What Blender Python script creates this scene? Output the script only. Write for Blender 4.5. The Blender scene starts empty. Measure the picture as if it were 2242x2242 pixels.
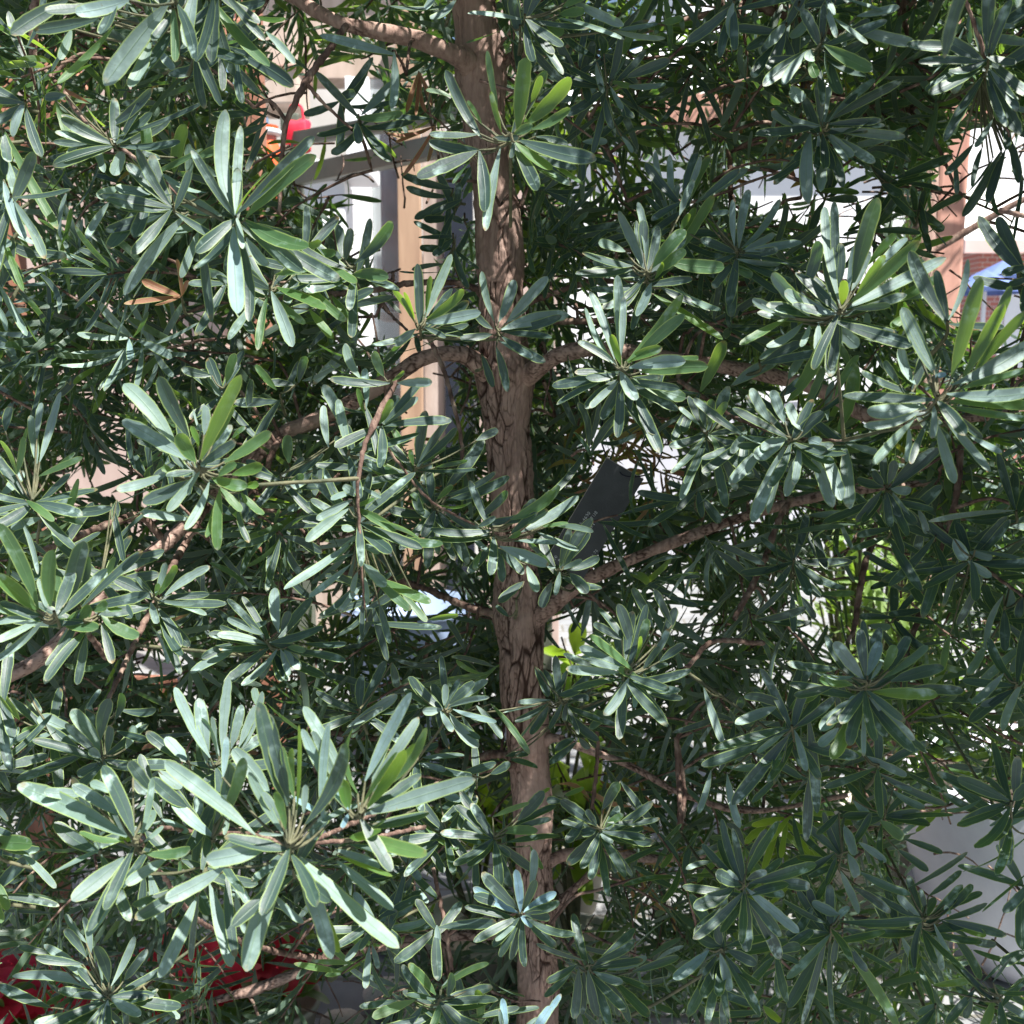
import bpy, bmesh, math, random
import numpy as np
from mathutils import Vector, Matrix, noise

# ------------------------------------------------------------------ camera, light
scene = bpy.context.scene
CAM = Vector((0.0, 0.0, 1.5)); PITCH = math.radians(-8.0); F = 2242.0
camd = bpy.data.cameras.new('camera'); cam = bpy.data.objects.new('camera', camd)
scene.collection.objects.link(cam); scene.camera = cam
cam.location = CAM; cam.rotation_euler = (math.radians(90) + PITCH, 0, 0)
camd.sensor_width = 36; camd.sensor_fit = 'HORIZONTAL'; camd.lens = 36.0
camd.clip_start = 0.05; camd.clip_end = 500
camd.dof.use_dof = True; camd.dof.focus_distance = 1.15; camd.dof.aperture_fstop = 11.0

SUN = Vector((0.40, -0.30, 0.86)).normalized()
sund = bpy.data.lights.new('sun', 'SUN'); sun = bpy.data.objects.new('sun', sund)
scene.collection.objects.link(sun); sund.energy = 5.0; sund.angle = math.radians(0.5); sund.color = (1.0, 0.975, 0.925)
sun.rotation_euler = SUN.to_track_quat('Z', 'Y').to_euler(); sun.location = (3, -2, 8)
world = bpy.data.worlds.new('World'); scene.world = world; world.use_nodes = True
wn = world.node_tree.nodes; wl = world.node_tree.links
sky = wn.new('ShaderNodeTexSky'); sky.sky_type = 'NISHITA'; sky.sun_disc = False
sky.sun_elevation = math.asin(SUN.z); sky.sun_rotation = math.atan2(SUN.x, SUN.y)
sky.air_density = 1.0; sky.dust_density = .8
wn['Background'].inputs[1].default_value = 0.06
wl.new(sky.outputs[0], wn['Background'].inputs[0])
scene.view_settings.view_transform = 'Standard'; scene.view_settings.look = 'None'
scene.view_settings.exposure = 1.42; scene.view_settings.gamma = 1.0
scene.cycles.max_bounces = 8; scene.cycles.transmission_bounces = 6; scene.cycles.diffuse_bounces = 5

rnd = random.Random(7); NR = np.random.default_rng(11)
cp, sp_ = math.cos(PITCH), math.sin(PITCH)
FWD = Vector((0, cp, sp_)); UP = Vector((0, -sp_, cp)); RIGHT = Vector((1, 0, 0))

def P(x, y, Y):
    """point of the plane y = Y seen at photo position x, y (2242 px photo)"""
    d = FWD + RIGHT * ((x - 1121) / F) + UP * ((1121 - y) / F)
    return CAM + d * (Y / d.y)
def P2(x, y, Y):  # the same in the 1932 px view
    return P(x * 1.16046, y * 1.16046, Y)
ZS = 760 / 1932
QO = {'A': (0, 0), 'B': (740, 0), 'C': (1482, 0), 'D': (0, 740), 'E': (740, 740), 'F': (1482, 740),
      'G': (0, 1482), 'H': (740, 1482), 'I': (1482, 1482)}
def Q(q, x, y, Y):
    o = QO[q]; return P(o[0] + x * ZS, o[1] + y * ZS, Y)
def proj_np(pts):
    d = pts - np.array(CAM)
    dep = d @ np.array(FWD); dep = np.where(dep < .05, .05, dep)
    x = 1121 + F * (d @ np.array(RIGHT)) / dep; y = 1121 - F * (d @ np.array(UP)) / dep
    return x / 1.16046, y / 1.16046, dep

# ------------------------------------------------------------------ object helpers
def link(o):
    scene.collection.objects.link(o); return o
def mesh_obj(name, me, mat=None, parent=None):
    o = link(bpy.data.objects.new(name, me))
    if mat is not None:
        for m in (mat if isinstance(mat, (list, tuple)) else [mat]): me.materials.append(m)
    if parent is not None: o.parent = parent; 
    return o
def thing(name, label, cat, loc=(0, 0, 0), group=None, rotz=0):
    o = link(bpy.data.objects.new(name, None)); o.location = loc; o.rotation_euler = (0, 0, rotz)
    o['label'] = label; o['category'] = cat
    if group: o['group'] = group
    o.empty_display_size = .05
    return o
def tag(o, label, cat, group=None):
    o['label'] = label; o['category'] = cat
    if group: o['group'] = group
    return o
def bm_obj(name, bm, mat, parent=None, smooth=False):
    me = bpy.data.meshes.new(name); bm.normal_update(); bm.to_mesh(me); bm.free()
    if smooth:
        for p in me.polygons: p.use_smooth = True
    return mesh_obj(name, me, mat, parent)
def add_box(bm, c, s, bev=0.0, rot=None):
    r = bmesh.ops.create_cube(bm, size=1.0); vs = r['verts']
    for v in vs: v.co = Vector((v.co.x * s[0], v.co.y * s[1], v.co.z * s[2]))
    if bev > 0:
        es = list({e for v in vs for e in v.link_edges})
        rb = bmesh.ops.bevel(bm, geom=es, offset=bev, segments=2, affect='EDGES', profile=.6)
        vs = list({v for f in rb['faces'] for v in f.verts} | {v for v in vs if v.is_valid})
    if rot is not None:
        for v in vs: v.co = rot @ v.co
    for v in vs: v.co += Vector(c)
    return vs
def box(name, c, s, mat, parent=None, bev=.004, rot=None):
    bm = bmesh.new(); add_box(bm, c, s, bev, rot); return bm_obj(name, bm, mat, parent)
def lathe(bm, c, prof, seg=40, cap=False):
    rings = []
    for r, z in prof:
        rings.append([bm.verts.new((c[0] + r * math.cos(2 * math.pi * i / seg), c[1] + r * math.sin(2 * math.pi * i / seg), c[2] + z)) for i in range(seg)])
    for a, b in zip(rings, rings[1:]):
        for i in range(seg): bm.faces.new((a[i], a[(i + 1) % seg], b[(i + 1) % seg], b[i]))
    if cap: bm.faces.new(rings[-1])
    return rings

def catmull(pts, n=8):
    pts = [np.array(p, float) for p in pts]
    if len(pts) == 2: return [pts[0] + (pts[1] - pts[0]) * t for t in np.linspace(0, 1, n + 1)]
    out = []; P_ = [2 * pts[0] - pts[1]] + pts + [2 * pts[-1] - pts[-2]]
    for i in range(1, len(P_) - 2):
        a, b, c, d = P_[i - 1:i + 3]
        for k in range(n):
            t = k / n
            out.append(.5 * ((2 * b) + (c - a) * t + (2 * a - 5 * b + 4 * c - d) * t * t + (3 * b - a - 3 * c + d) * t ** 3))
    out.append(pts[-1]); return out
def tube_arrays(pts, rad, seg=8, wob=0.0, seed=0):
    """pts: N x 3, rad: N -> verts, quads"""
    pts = np.array(pts, float); n = len(pts)
    T = np.gradient(pts, axis=0); T /= np.linalg.norm(T, axis=1)[:, None] + 1e-9
    up = np.array([0.13, 0.92, 0.2]) if abs(T[0][1]) < .9 else np.array([1., 0, .1])
    V = []; 
    ang = np.linspace(0, 2 * np.pi, seg, endpoint=False)
    N0 = np.cross(T[0], up); N0 /= np.linalg.norm(N0)
    for i in range(n):
        N0 = N0 - T[i] * (N0 @ T[i]); N0 /= np.linalg.norm(N0) + 1e-9
        B = np.cross(T[i], N0)
        r = np.full(seg, rad[i])
        if wob: r = r * (1 + wob * np.array([noise.noise(Vector((math.cos(a) * 1.3 + seed, math.sin(a) * 1.3, i * .35))) for a in ang]))
        V.append(pts[i] + (np.cos(ang) * r)[:, None] * N0 + (np.sin(ang) * r)[:, None] * B)
    V = np.concatenate(V)
    i = np.arange(n - 1)[:, None] * seg; j = np.arange(seg)[None, :]; j2 = (j + 1) % seg
    Fq = np.stack([i + j, i + j2, i + seg + j2, i + seg + j], -1).reshape(-1, 4)
    return V, Fq
def np_mesh(name, V, Fq, uv=None, col=None, smooth=True):
    me = bpy.data.meshes.new(name)
    V = np.asarray(V, np.float32); Fq = np.asarray(Fq, np.int32)
    me.vertices.add(len(V)); me.vertices.foreach_set('co', V.ravel())
    me.loops.add(Fq.size); me.loops.foreach_set('vertex_index', Fq.ravel())
    me.polygons.add(len(Fq)); me.polygons.foreach_set('loop_start', np.arange(len(Fq), dtype=np.int32) * 4)
    me.polygons.foreach_set('loop_total', np.full(len(Fq), 4, np.int32))
    me.polygons.foreach_set('use_smooth', np.full(len(Fq), smooth))
    if uv is not None:
        l = me.uv_layers.new(name='UVMap'); l.data.foreach_set('uv', np.asarray(uv, np.float32)[Fq.ravel()].ravel())
    if col is not None:
        a = me.attributes.new('leafdata', 'FLOAT_COLOR', 'POINT'); a.data.foreach_set('color', np.asarray(col, np.float32).ravel())
    me.update(calc_edges=True); me.validate(); return me
def tubes_mesh(name, tubes, seg=7, wob=.12):
    Vs, Fs, off = [], [], 0
    for k, (pts, rad) in enumerate(tubes):
        V, f = tube_arrays(pts, rad, seg, wob, k * 3.1); Vs.append(V); Fs.append(f + off); off += len(V)
    return np_mesh(name, np.concatenate(Vs), np.concatenate(Fs))

# ------------------------------------------------------------------ leaves
class Leaves:
    def __init__(s): s.b = []; s.t = []; s.n = []; s.w = []; s.bow = []; s.sb = []; s.c = []
    def add(s, base, tip, normal, width, bow=0., side=0., col=(.5, .1, .1, 0)):
        s.b.append(tuple(base)); s.t.append(tuple(tip)); s.n.append(tuple(normal)); s.w.append(width)
        s.bow.append(bow); s.sb.append(side); s.c.append(col)
    def filt(s, keep):
        for k in ('b', 't', 'n', 'w', 'bow', 'sb', 'c'):
            L = getattr(s, k); setattr(s, k, [v for v, q in zip(L, keep) if q])
    def mesh(s, name, fine=False, mat=None):
        if fine:
            tt = np.array([0, .04, .12, .22, .34, .46, .58, .69, .79, .87, .93, .97, 1.0])
            ww = np.array([.12, .2, .42, .66, .84, .95, 1.0, 1.0, .97, .88, .72, .50, .10])
            uu = np.array([-1, -.5, 0, .5, 1.])
        else:
            tt = np.array([0, .1, .3, .52, .72, .87, .96, 1.0]); ww = np.array([.12, .40, .86, 1.0, .98, .84, .52, .08])
            uu = np.array([-1., 0, 1.])
        n = len(s.b)
        b = np.array(s.b); t = np.array(s.t); nn = np.array(s.n); w = np.array(s.w); bow = np.array(s.bow); sb = np.array(s.sb)
        d = t - b; L = np.linalg.norm(d, axis=1); d = d / L[:, None]
        nn = nn - d * (nn * d).sum(1)[:, None]; nn /= np.linalg.norm(nn, axis=1)[:, None] + 1e-9
        sd = np.cross(d, nn)
        R, C = len(tt), len(uu)
        arc = 4 * tt * (1 - tt); wavec = NR.uniform(-1, 1, n)
        tw = NR.normal(0, .38, n)                                  # twist along the blade
        rag = 1 + NR.normal(0, .045, (n, R, 1)) * np.ones((1, 1, C))
        ctr = b[:, None] + (d * L[:, None])[:, None] * tt[None, :, None] + nn[:, None] * (bow * L)[:, None, None] * arc[None, :, None] \
            + sd[:, None] * (sb * L)[:, None, None] * arc[None, :, None]
        ang = tw[:, None] * (tt[None] - .3)
        sR = sd[:, None] * np.cos(ang)[..., None] + nn[:, None] * np.sin(ang)[..., None]
        nR = nn[:, None] * np.cos(ang)[..., None] - sd[:, None] * np.sin(ang)[..., None]
        half = (w[:, None] * .5 * ww[None])[..., None] * rag           # n,R,C
        off = half * uu[None, None]
        cup = NR.uniform(.05, .34, n)[:, None, None]
        lift = half * (np.abs(uu)[None, None] ** 1.3) * cup + (np.sin(tt * 7 + wavec[:, None] * 5) * .02)[..., None] * w[:, None, None] * uu[None, None] ** 2
        V = ctr[:, :, None] + sR[:, :, None] * off[..., None] + nR[:, :, None] * lift[..., None]
        V = V.reshape(-1, 3)
        base = (np.arange(n) * R * C)[:, None, None]
        i = np.arange(R - 1)[None, :, None] * C; j = np.arange(C - 1)[None, None]
        a = base + i + j
        Fq = np.stack([a, a + 1, a + C + 1, a + C], -1).reshape(-1, 4)
        uv = np.stack(np.broadcast_arrays(uu[None, None] * .5 + .5, tt[None, :, None]), -1)
        uv = np.broadcast_to(uv, (n, R, C, 2)).reshape(-1, 2)
        col = np.repeat(np.array(s.c), R * C, axis=0)
        return np_mesh(name, V, Fq, uv, col)

# ------------------------------------------------------------------ materials
def new_mat(name):
    m = bpy.data.materials.new(name); m.use_nodes = True
    return m, m.node_tree.nodes, m.node_tree.links, m.node_tree.nodes['Principled BSDF']
def noise_mat(name, c1, c2, scale=6, rough=.7, bump=.2, bscale=None, stretch=(1, 1, 1), spec=.4, detail=6, c3=None):
    m, n, l, b = new_mat(name)
    tc = n.new('ShaderNodeTexCoord'); mp = n.new('ShaderNodeMapping'); mp.inputs['Scale'].default_value = stretch
    l.new(tc.outputs['Object'], mp.inputs[0])
    t = n.new('ShaderNodeTexNoise'); t.inputs['Scale'].default_value = scale; t.inputs['Detail'].default_value = detail
    l.new(mp.outputs[0], t.inputs[0])
    r = n.new('ShaderNodeValToRGB'); r.color_ramp.elements[0].position = .32; r.color_ramp.elements[1].position = .68
    r.color_ramp.elements[0].color = (*c1, 1); r.color_ramp.elements[1].color = (*c2, 1)
    if c3: e = r.color_ramp.elements.new(.5); e.color = (*c3, 1)
    l.new(t.outputs[0], r.inputs[0]); l.new(r.outputs[0], b.inputs['Base Color'])
    b.inputs['Roughness'].default_value = rough; b.inputs['Specular IOR Level'].default_value = spec
    t2 = n.new('ShaderNodeTexNoise'); t2.inputs['Scale'].default_value = bscale or scale * 6; t2.inputs['Detail'].default_value = 5
    l.new(mp.outputs[0], t2.inputs[0])
    bp = n.new('ShaderNodeBump'); bp.inputs['Strength'].default_value = bump; bp.inputs['Distance'].default_value = .004
    l.new(t2.outputs[0], bp.inputs['Height']); l.new(bp.outputs[0], b.inputs['Normal'])
    return m

def leaf_material(name, dark, mid, young, bloomc, trans, under, gloss=.42):
    m, n, l, b = new_mat(name); out = n['Material Output']
    at = n.new('ShaderNodeAttribute'); at.attribute_name = 'leafdata'
    sp = n.new('ShaderNodeSeparateColor'); l.new(at.outputs['Color'], sp.inputs[0])
    uv = n.new('ShaderNodeUVMap'); su = n.new('ShaderNodeSeparateXYZ'); l.new(uv.outputs[0], su.inputs[0])
    def math_(op, a, b_=None, c=None, clamp=False):
        q = n.new('ShaderNodeMath'); q.operation = op; q.use_clamp = clamp
        for i, v in enumerate((a, b_, c)):
            if v is None: continue
            if isinstance(v, (int, float)): q.inputs[i].default_value = v
            else: l.new(v, q.inputs[i])
        return q.outputs[0]
    def mix(f, a, b_):
        q = n.new('ShaderNodeMix'); q.data_type = 'RGBA'
        if isinstance(f, (int, float)): q.inputs['Factor'].default_value = f
        else: l.new(f, q.inputs['Factor'])
        for k, v in ((6, a), (7, b_)):
            if isinstance(v, tuple): q.inputs[k].default_value = (*v, 1)
            else: l.new(v, q.inputs[k])
        return q.outputs[2]
    tc = n.new('ShaderNodeTexCoord')
    nz = n.new('ShaderNodeTexNoise'); nz.inputs['Scale'].default_value = 90; nz.inputs['Detail'].default_value = 5
    l.new(tc.outputs['Object'], nz.inputs[0])
    nb = n.new('ShaderNodeTexNoise'); nb.inputs['Scale'].default_value = 260; nb.inputs['Detail'].default_value = 3
    l.new(tc.outputs['Object'], nb.inputs[0])
    au = math_('ABSOLUTE', math_('MULTIPLY_ADD', su.outputs[0], 2., -1.))
    edge = math_('MULTIPLY_ADD', au, 8., -6.5, True)
    rib = math_('MULTIPLY_ADD', au, -14., 1.35, True)
    c = mix(sp.outputs[0], dark, mid)
    c = mix(math_('MULTIPLY', sp.outputs[2], math_('MULTIPLY_ADD', nz.outputs[0], .9, .45), None, True), c, young)
    # waxy bloom, with sunlit paleness put in: leaf amount plus chalky tip patches
    pat = math_('MULTIPLY_ADD', nz.outputs[0], 5., -2.6, True)
    tipw = math_('MULTIPLY_ADD', su.outputs[1], 2.2, -1.1, True)
    bl = math_('ADD', math_('MULTIPLY', sp.outputs[1], math_('MULTIPLY_ADD', nz.outputs[0], .7, .42)), math_('MULTIPLY', math_('MULTIPLY', pat, tipw), math_('MULTIPLY', at.outputs['Alpha'], 2.0)), None, True)
    c = mix(bl, c, mix(math_('MULTIPLY_ADD', sp.outputs[1], 6., -4.4, True), bloomc, (.21, .35, .43)))
    c = mix(math_('MULTIPLY', rib, .40), c, (.14, .22, .11))
    c = mix(math_('MULTIPLY', edge, .75), c, (.26, .36, .10))
    spn = n.new('ShaderNodeTexNoise'); spn.inputs['Scale'].default_value = 520; spn.inputs['Detail'].default_value = 2; l.new(tc.outputs['Object'], spn.inputs[0])
    c = mix(math_('MULTIPLY', math_('MULTIPLY_ADD', spn.outputs[0], 18., -12.6, True), .7), c, (.13, .09, .04))
    yt = math_('MULTIPLY', math_('MULTIPLY_ADD', su.outputs[1], 14., -12.6, True), math_('MULTIPLY_ADD', nz.outputs[0], 5., -2.6, True))
    c = mix(yt, c, (.26, .17, .06))
    geo = n.new('ShaderNodeNewGeometry')
    c2 = mix(math_('MULTIPLY', geo.outputs['Backfacing'], .8), c, mix(sp.outputs[0], under, tuple(v * 1.25 for v in under)))
    l.new(c2, b.inputs['Base Color'])
    l.new(math_('MULTIPLY_ADD', bl, .24, gloss + .04, True), b.inputs['Roughness'])
    b.inputs['Specular IOR Level'].default_value = .5
    bp = n.new('ShaderNodeBump'); bp.inputs['Strength'].default_value = .35; bp.inputs['Distance'].default_value = .0008
    hh = math_('ADD', math_('MULTIPLY', nb.outputs[0], .8), math_('MULTIPLY', rib, 1.2))
    l.new(hh, bp.inputs['Height']); l.new(bp.outputs[0], b.inputs['Normal'])
    tr = n.new('ShaderNodeBsdfTranslucent')
    tcol = mix(sp.outputs[2], trans, (.42, .62, .04)); tcol = mix(edge, tcol, (.55, .70, .12))
    l.new(tcol, tr.inputs[0])
    ms = n.new('ShaderNodeMixShader'); l.new(math_('MULTIPLY_ADD', sp.outputs[2], .32, .21), ms.inputs[0])
    l.new(b.outputs[0], ms.inputs[1]); l.new(tr.outputs[0], ms.inputs[2]); l.new(ms.outputs[0], out.inputs[0])
    return m
LEAF = leaf_material('podocarpus_leaf', (.004, .017, .020), (.011, .038, .034), (.08, .20, .028), (.33, .45, .42), (.16, .36, .04), (.05, .08, .055))
DEAD = leaf_material('dead_leaf', (.20, .065, .03), (.27, .10, .05), (.30, .14, .07), (.4, .3, .22), (.4, .14, .05), (.24, .10, .06), .6)
BROAD = leaf_material('broad_leaf', (.05, .12, .02), (.10, .22, .03), (.30, .42, .03), (.35, .45, .3), (.35, .6, .04), (.16, .24, .08), .35)

def bark_mat():
    m, n, l, b = new_mat('bark')
    at = n.new('ShaderNodeAttribute'); at.attribute_name = 'leafdata'
    sp = n.new('ShaderNodeSeparateColor'); l.new(at.outputs['Color'], sp.inputs[0])
    tc = n.new('ShaderNodeTexCoord'); mp = n.new('ShaderNodeMapping'); mp.inputs['Scale'].default_value = (1, 1, .16)
    l.new(tc.outputs['Object'], mp.inputs[0])
    t = n.new('ShaderNodeTexNoise'); t.inputs['Scale'].default_value = 120; t.inputs['Detail'].default_value = 8; t.inputs['Roughness'].default_value = .65
    l.new(mp.outputs[0], t.inputs[0])
    t3 = n.new('ShaderNodeTexNoise'); t3.inputs['Scale'].default_value = 14; t3.inputs['Detail'].default_value = 4; l.new(tc.outputs['Object'], t3.inputs[0])
    r = n.new('ShaderNodeValToRGB'); e = r.color_ramp.elements
    e[0].position = .3; e[0].color = (.19, .115, .09, 1); e[1].position = .7; e[1].color = (.52, .37, .30, 1)
    k = e.new(.5); k.color = (.36, .235, .19, 1)
    l.new(t.outputs[0], r.inputs[0])
    mx = n.new('ShaderNodeMix'); mx.data_type = 'RGBA'; mx.inputs[7].default_value = (.34, .24, .20, 1)
    mq = n.new('ShaderNodeMath'); mq.operation = 'MULTIPLY_ADD'; mq.inputs[1].default_value = 3; mq.inputs[2].default_value = -1.2; mq.use_clamp = True
    l.new(t3.outputs[0], mq.inputs[0]); l.new(mq.outputs[0], mx.inputs['Factor']); l.new(r.outputs[0], mx.inputs[6])
    m2 = n.new('ShaderNodeMix'); m2.data_type = 'RGBA'; m2.inputs[7].default_value = (.055, .03, .022, 1)
    l.new(sp.outputs[0], m2.inputs['Factor']); l.new(mx.outputs[2], m2.inputs[6]); l.new(m2.outputs[2], b.inputs['Base Color'])
    b.inputs['Roughness'].default_value = .85; b.inputs['Specular IOR Level'].default_value = .2
    bp = n.new('ShaderNodeBump'); bp.inputs['Strength'].default_value = 1.0; bp.inputs['Distance'].default_value = .003
    l.new(t.outputs[0], bp.inputs['Height']); l.new(bp.outputs[0], b.inputs['Normal'])
    return m
BARK = bark_mat()
TWIG = noise_mat('twig_bark', (.07, .045, .035), (.30, .22, .17), 90, .85, .8, 240, (1, 1, .5), .15, c3=(.16, .10, .08))
GSTEM = noise_mat('green_stem', (.05, .06, .03), (.14, .13, .07), 60, .7, .3)

# ================================================================== THE SETTING AND BACKGROUND
def ground():
    bm = bmesh.new(); g = 160
    vs = [bm.verts.new(p) for p in ((-g, -g, 0), (g, -g, 0), (g, g, 0), (-g, g, 0))]; bm.faces.new(vs)
    m, n, l, b = new_mat('paving')
    tc = n.new('ShaderNodeTexCoord'); br = n.new('ShaderNodeTexBrick'); l.new(tc.outputs['Object'], br.inputs[0])
    br.inputs['Scale'].default_value = 1.7; br.inputs['Color1'].default_value = (.24, .24, .24, 1); br.inputs['Color2'].default_value = (.19, .195, .20, 1)
    br.inputs['Mortar'].default_value = (.15, .14, .12, 1); br.inputs['Mortar Size'].default_value = .012
    nz = n.new('ShaderNodeTexNoise'); nz.inputs['Scale'].default_value = 7; nz.inputs['Detail'].default_value = 8; l.new(tc.outputs['Object'], nz.inputs[0])
    mx = n.new('ShaderNodeMix'); mx.data_type = 'RGBA'; mx.blend_type = 'OVERLAY'; mx.inputs['Factor'].default_value = .5
    l.new(br.outputs[0], mx.inputs[6]); l.new(nz.outputs[0], mx.inputs[7]); l.new(mx.outputs[2], b.inputs['Base Color']); b.inputs['Roughness'].default_value = .85
    o = bm_obj('ground', bm, m); o['kind'] = 'structure'
ground()

TIMBER = noise_mat('timber', (.36, .20, .15), (.52, .33, .26), 5, .65, .25, 30, (3, 3, .35))
TANWALL = noise_mat('tan_board', (.34, .26, .20), (.54, .43, .36), 5, .8, .2, 30, (2, 2, .4))
PINKWALL = noise_mat('pink_board', (.36, .26, .22), (.54, .41, .36), 3, .8, .2, 25, (2, 2, .5))
WHITE = noise_mat('white_paint', (.74, .73, .74), (.84, .83, .85), 2, .55, .05)
GREYPAINT = noise_mat('grey_green_paint', (.085, .095, .07), (.13, .14, .105), 8, .5, .1)
NAVY = noise_mat('navy_paint', (.012, .014, .022), (.022, .026, .038), 6, .4, .05)
MAROON = noise_mat('maroon_cloth', (.10, .02, .02), (.2, .05, .045), 9, .8, .2)
ORANGE = noise_mat('orange_wood', (.28, .17, .11), (.44, .29, .19), 4, .6, .2, 30, (3, 3, .4))

def glass_mat(name, tint=(.75, .82, .85)):
    m, n, l, b = new_mat(name)
    b.inputs['Base Color'].default_value = (*tint, 1); b.inputs['Transmission Weight'].default_value = .85
    b.inputs['Roughness'].default_value = .04; b.inputs['IOR'].default_value = 1.2
    return m
PANE = glass_mat('window_glass')

# shop front behind the tree, to the left of the trunk
SY = 5.2
shop = thing('shop_building', 'tan boarded shop front with wooden door posts seen through the gap left of the trunk', 'shop', P2(760, 1000, SY) * Vector((1, 1, 0)) if False else (P2(760, 900, SY).x, SY, 0))
def shop_box(name, x0, x1, y0, y1, dY, thick, mat, bev=.004):
    a = P2(x0, y1, SY + dY); b = P2(x1, y0, SY + dY)
    o = box(name, ((a.x + b.x) / 2, SY + dY + thick / 2, (a.z + b.z) / 2), (abs(b.x - a.x), thick, abs(b.z - a.z)), mat, None, bev)
    o.parent = shop; o.matrix_parent_inverse = Matrix.Translation(-shop.location); return o
def world_parent(o, p):
    o.parent = p; o.matrix_parent_inverse = Matrix.Translation(-Vector(p.location)); return o
# wall sections: far left pinkish boards, tan panel, dark door
def plain(name, x0, x1, z0, z1, y, th, mat, par=shop, bev=.004):
    o = box(name, ((x0 + x1) / 2, y + th / 2, (z0 + z1) / 2), (x1 - x0, th, z1 - z0), mat, None, bev); return world_parent(o, par)
wx = lambda px: P2(px, 600, SY).x
plain('wall', -6.0, wx(400), 0, 3.6, SY + .12, .2, PINKWALL)
plain('wall', wx(400) + .003, wx(655), 0, 1.55, SY + .12, .2, TANWALL)
plain('wall', wx(798), wx(836), 0, 3.6, SY + .05, .2, noise_mat('weathered_board', (.26, .20, .17), (.50, .41, .36), 5, .8, .3, 30, (3, 3, .7)))
plain('wall', wx(470), wx(836) - .003, 2.92, 3.6, SY + .12, .2, TANWALL)
plain('wall', wx(900), wx(1060), 0, 3.6, SY + .10, .2, PINKWALL)
# the shop interior: a back wall and dark goods
plain('interior_wall', wx(380), wx(910), 0, 3.5, SY + 1.6, .1, noise_mat('interior_plaster', (.5, .48, .46), (.62, .6, .58), 3, .8, .05))
plain('door', wx(838), wx(893), 0, 2.6, SY + .02, .05, NAVY)
plain('door_post', wx(755), wx(796), 0, 3.2, SY - .04, .1, ORANGE)
plain('window_frame', wx(660), wx(672), .9, 2.9, SY, .06, WHITE)
plain('window_frame', wx(672), wx(703), .9, 2.9, SY + .01, .05, WHITE)
w = plain('window', wx(703) + .002, wx(754), .4, 2.9, SY + .05, .012, PANE)
plain('display_shelf', wx(703), wx(754), 1.35, 1.39, SY + .25, .3, TIMBER)
plain('display_shelf', wx(703), wx(754), 1.75, 1.79, SY + .25, .3, TIMBER)
plain('display_cloth', wx(706), wx(751), 1.80, 2.75, SY + .32, .12, MAROON, bev=.02)
plain('display_cloth', wx(704), wx(752), .5, 1.32, SY + .32, .12, noise_mat('plum_cloth', (.16, .10, .10), (.42, .34, .34), 12, .8, .3), bev=.02)
plain('roof', -6.2, wx(1420), 3.61, 3.72, SY - .02, 1.1, GREYPAINT)

# grey porch frame with two rails in front of the shop
def bar(name, a, b, wd, ht, mat, par=None):
    a = Vector(a); b = Vector(b); d = b - a; L = d.length
    rot = d.to_track_quat('X', 'Z').to_matrix()
    bm = bmesh.new(); add_box(bm, (a + b) / 2, (L, wd, ht), min(wd, ht) * .12, rot)
    o = bm_obj(name, bm, mat)
    if par: world_parent(o, par)
    return o
pf = thing('porch_railing', 'grey green painted frame with two slanting rails in front of the shop', 'frame', (P2(980, 600, 3.3).x, 3.3, 0))
a0, b0 = P2(560, 333, 4.4), P2(1010, 238, 3.3)
bar('rail', a0, b0, .05, .075, GREYPAINT, pf)
a1, b1 = P2(560, 262, 4.4), P2(1010, 188, 3.3)
bar('rail', a1, b1, .05, .055, GREYPAINT, pf)
bar('post', (b0.x + .02, 3.3, 0), (b0.x + .02, 3.3, b1.z + .1), .08, .08, GREYPAINT, pf)
bar('post', (a0.x - .02, 4.42, 0), (a0.x - .02, 4.42, a1.z + .1), .08, .08, GREYPAINT, pf)

# white market van/box roof behind the rails, blown out in the sun
wc = thing('white_cabinet', 'bright white display cabinet standing under the slanting grey rails', 'cabinet', (P2(620, 500, 4.9).x, 4.9, 0))
def part_px(name, x0, x1, y0, y1, Y, th, mat, par, bev=.01):
    a = P2(x0, y1, Y); b = P2(x1, y0, Y)
    o = box(name, ((a.x + b.x) / 2, Y + th / 2, (a.z + b.z) / 2), (b.x - a.x, th, b.z - a.z), mat, None, bev); return world_parent(o, par)
part_px('cabinet_body', 560, 650, 340, 900, 4.8, .25, WHITE, wc)
part_px('cabinet_top', 550, 700, 300, 332, 4.75, .3, WHITE, wc)
part_px('cabinet_door', 566, 604, 420, 880, 4.785, .014, noise_mat('door_white', (.6, .6, .62), (.7, .7, .72), 3, .5, .05), wc, .003)
part_px('cabinet_door', 607, 645, 420, 880, 4.785, .014, noise_mat('door_white2', (.6, .6, .62), (.7, .7, .72), 3, .5, .05), wc, .003)

tb = thing('tan_crate', 'tan wooden crate high up behind the thin twig, upper left', 'crate', (P2(510, 160, 5.0).x, 4.95, P2(510, 200, 5.0).z))
part_px('crate_panel', 478, 560, 128, 196, 4.95, .3, TANWALL, tb)
part_px('crate_lid', 474, 564, 120, 127, 4.93, .34, TIMBER, tb)

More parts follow.
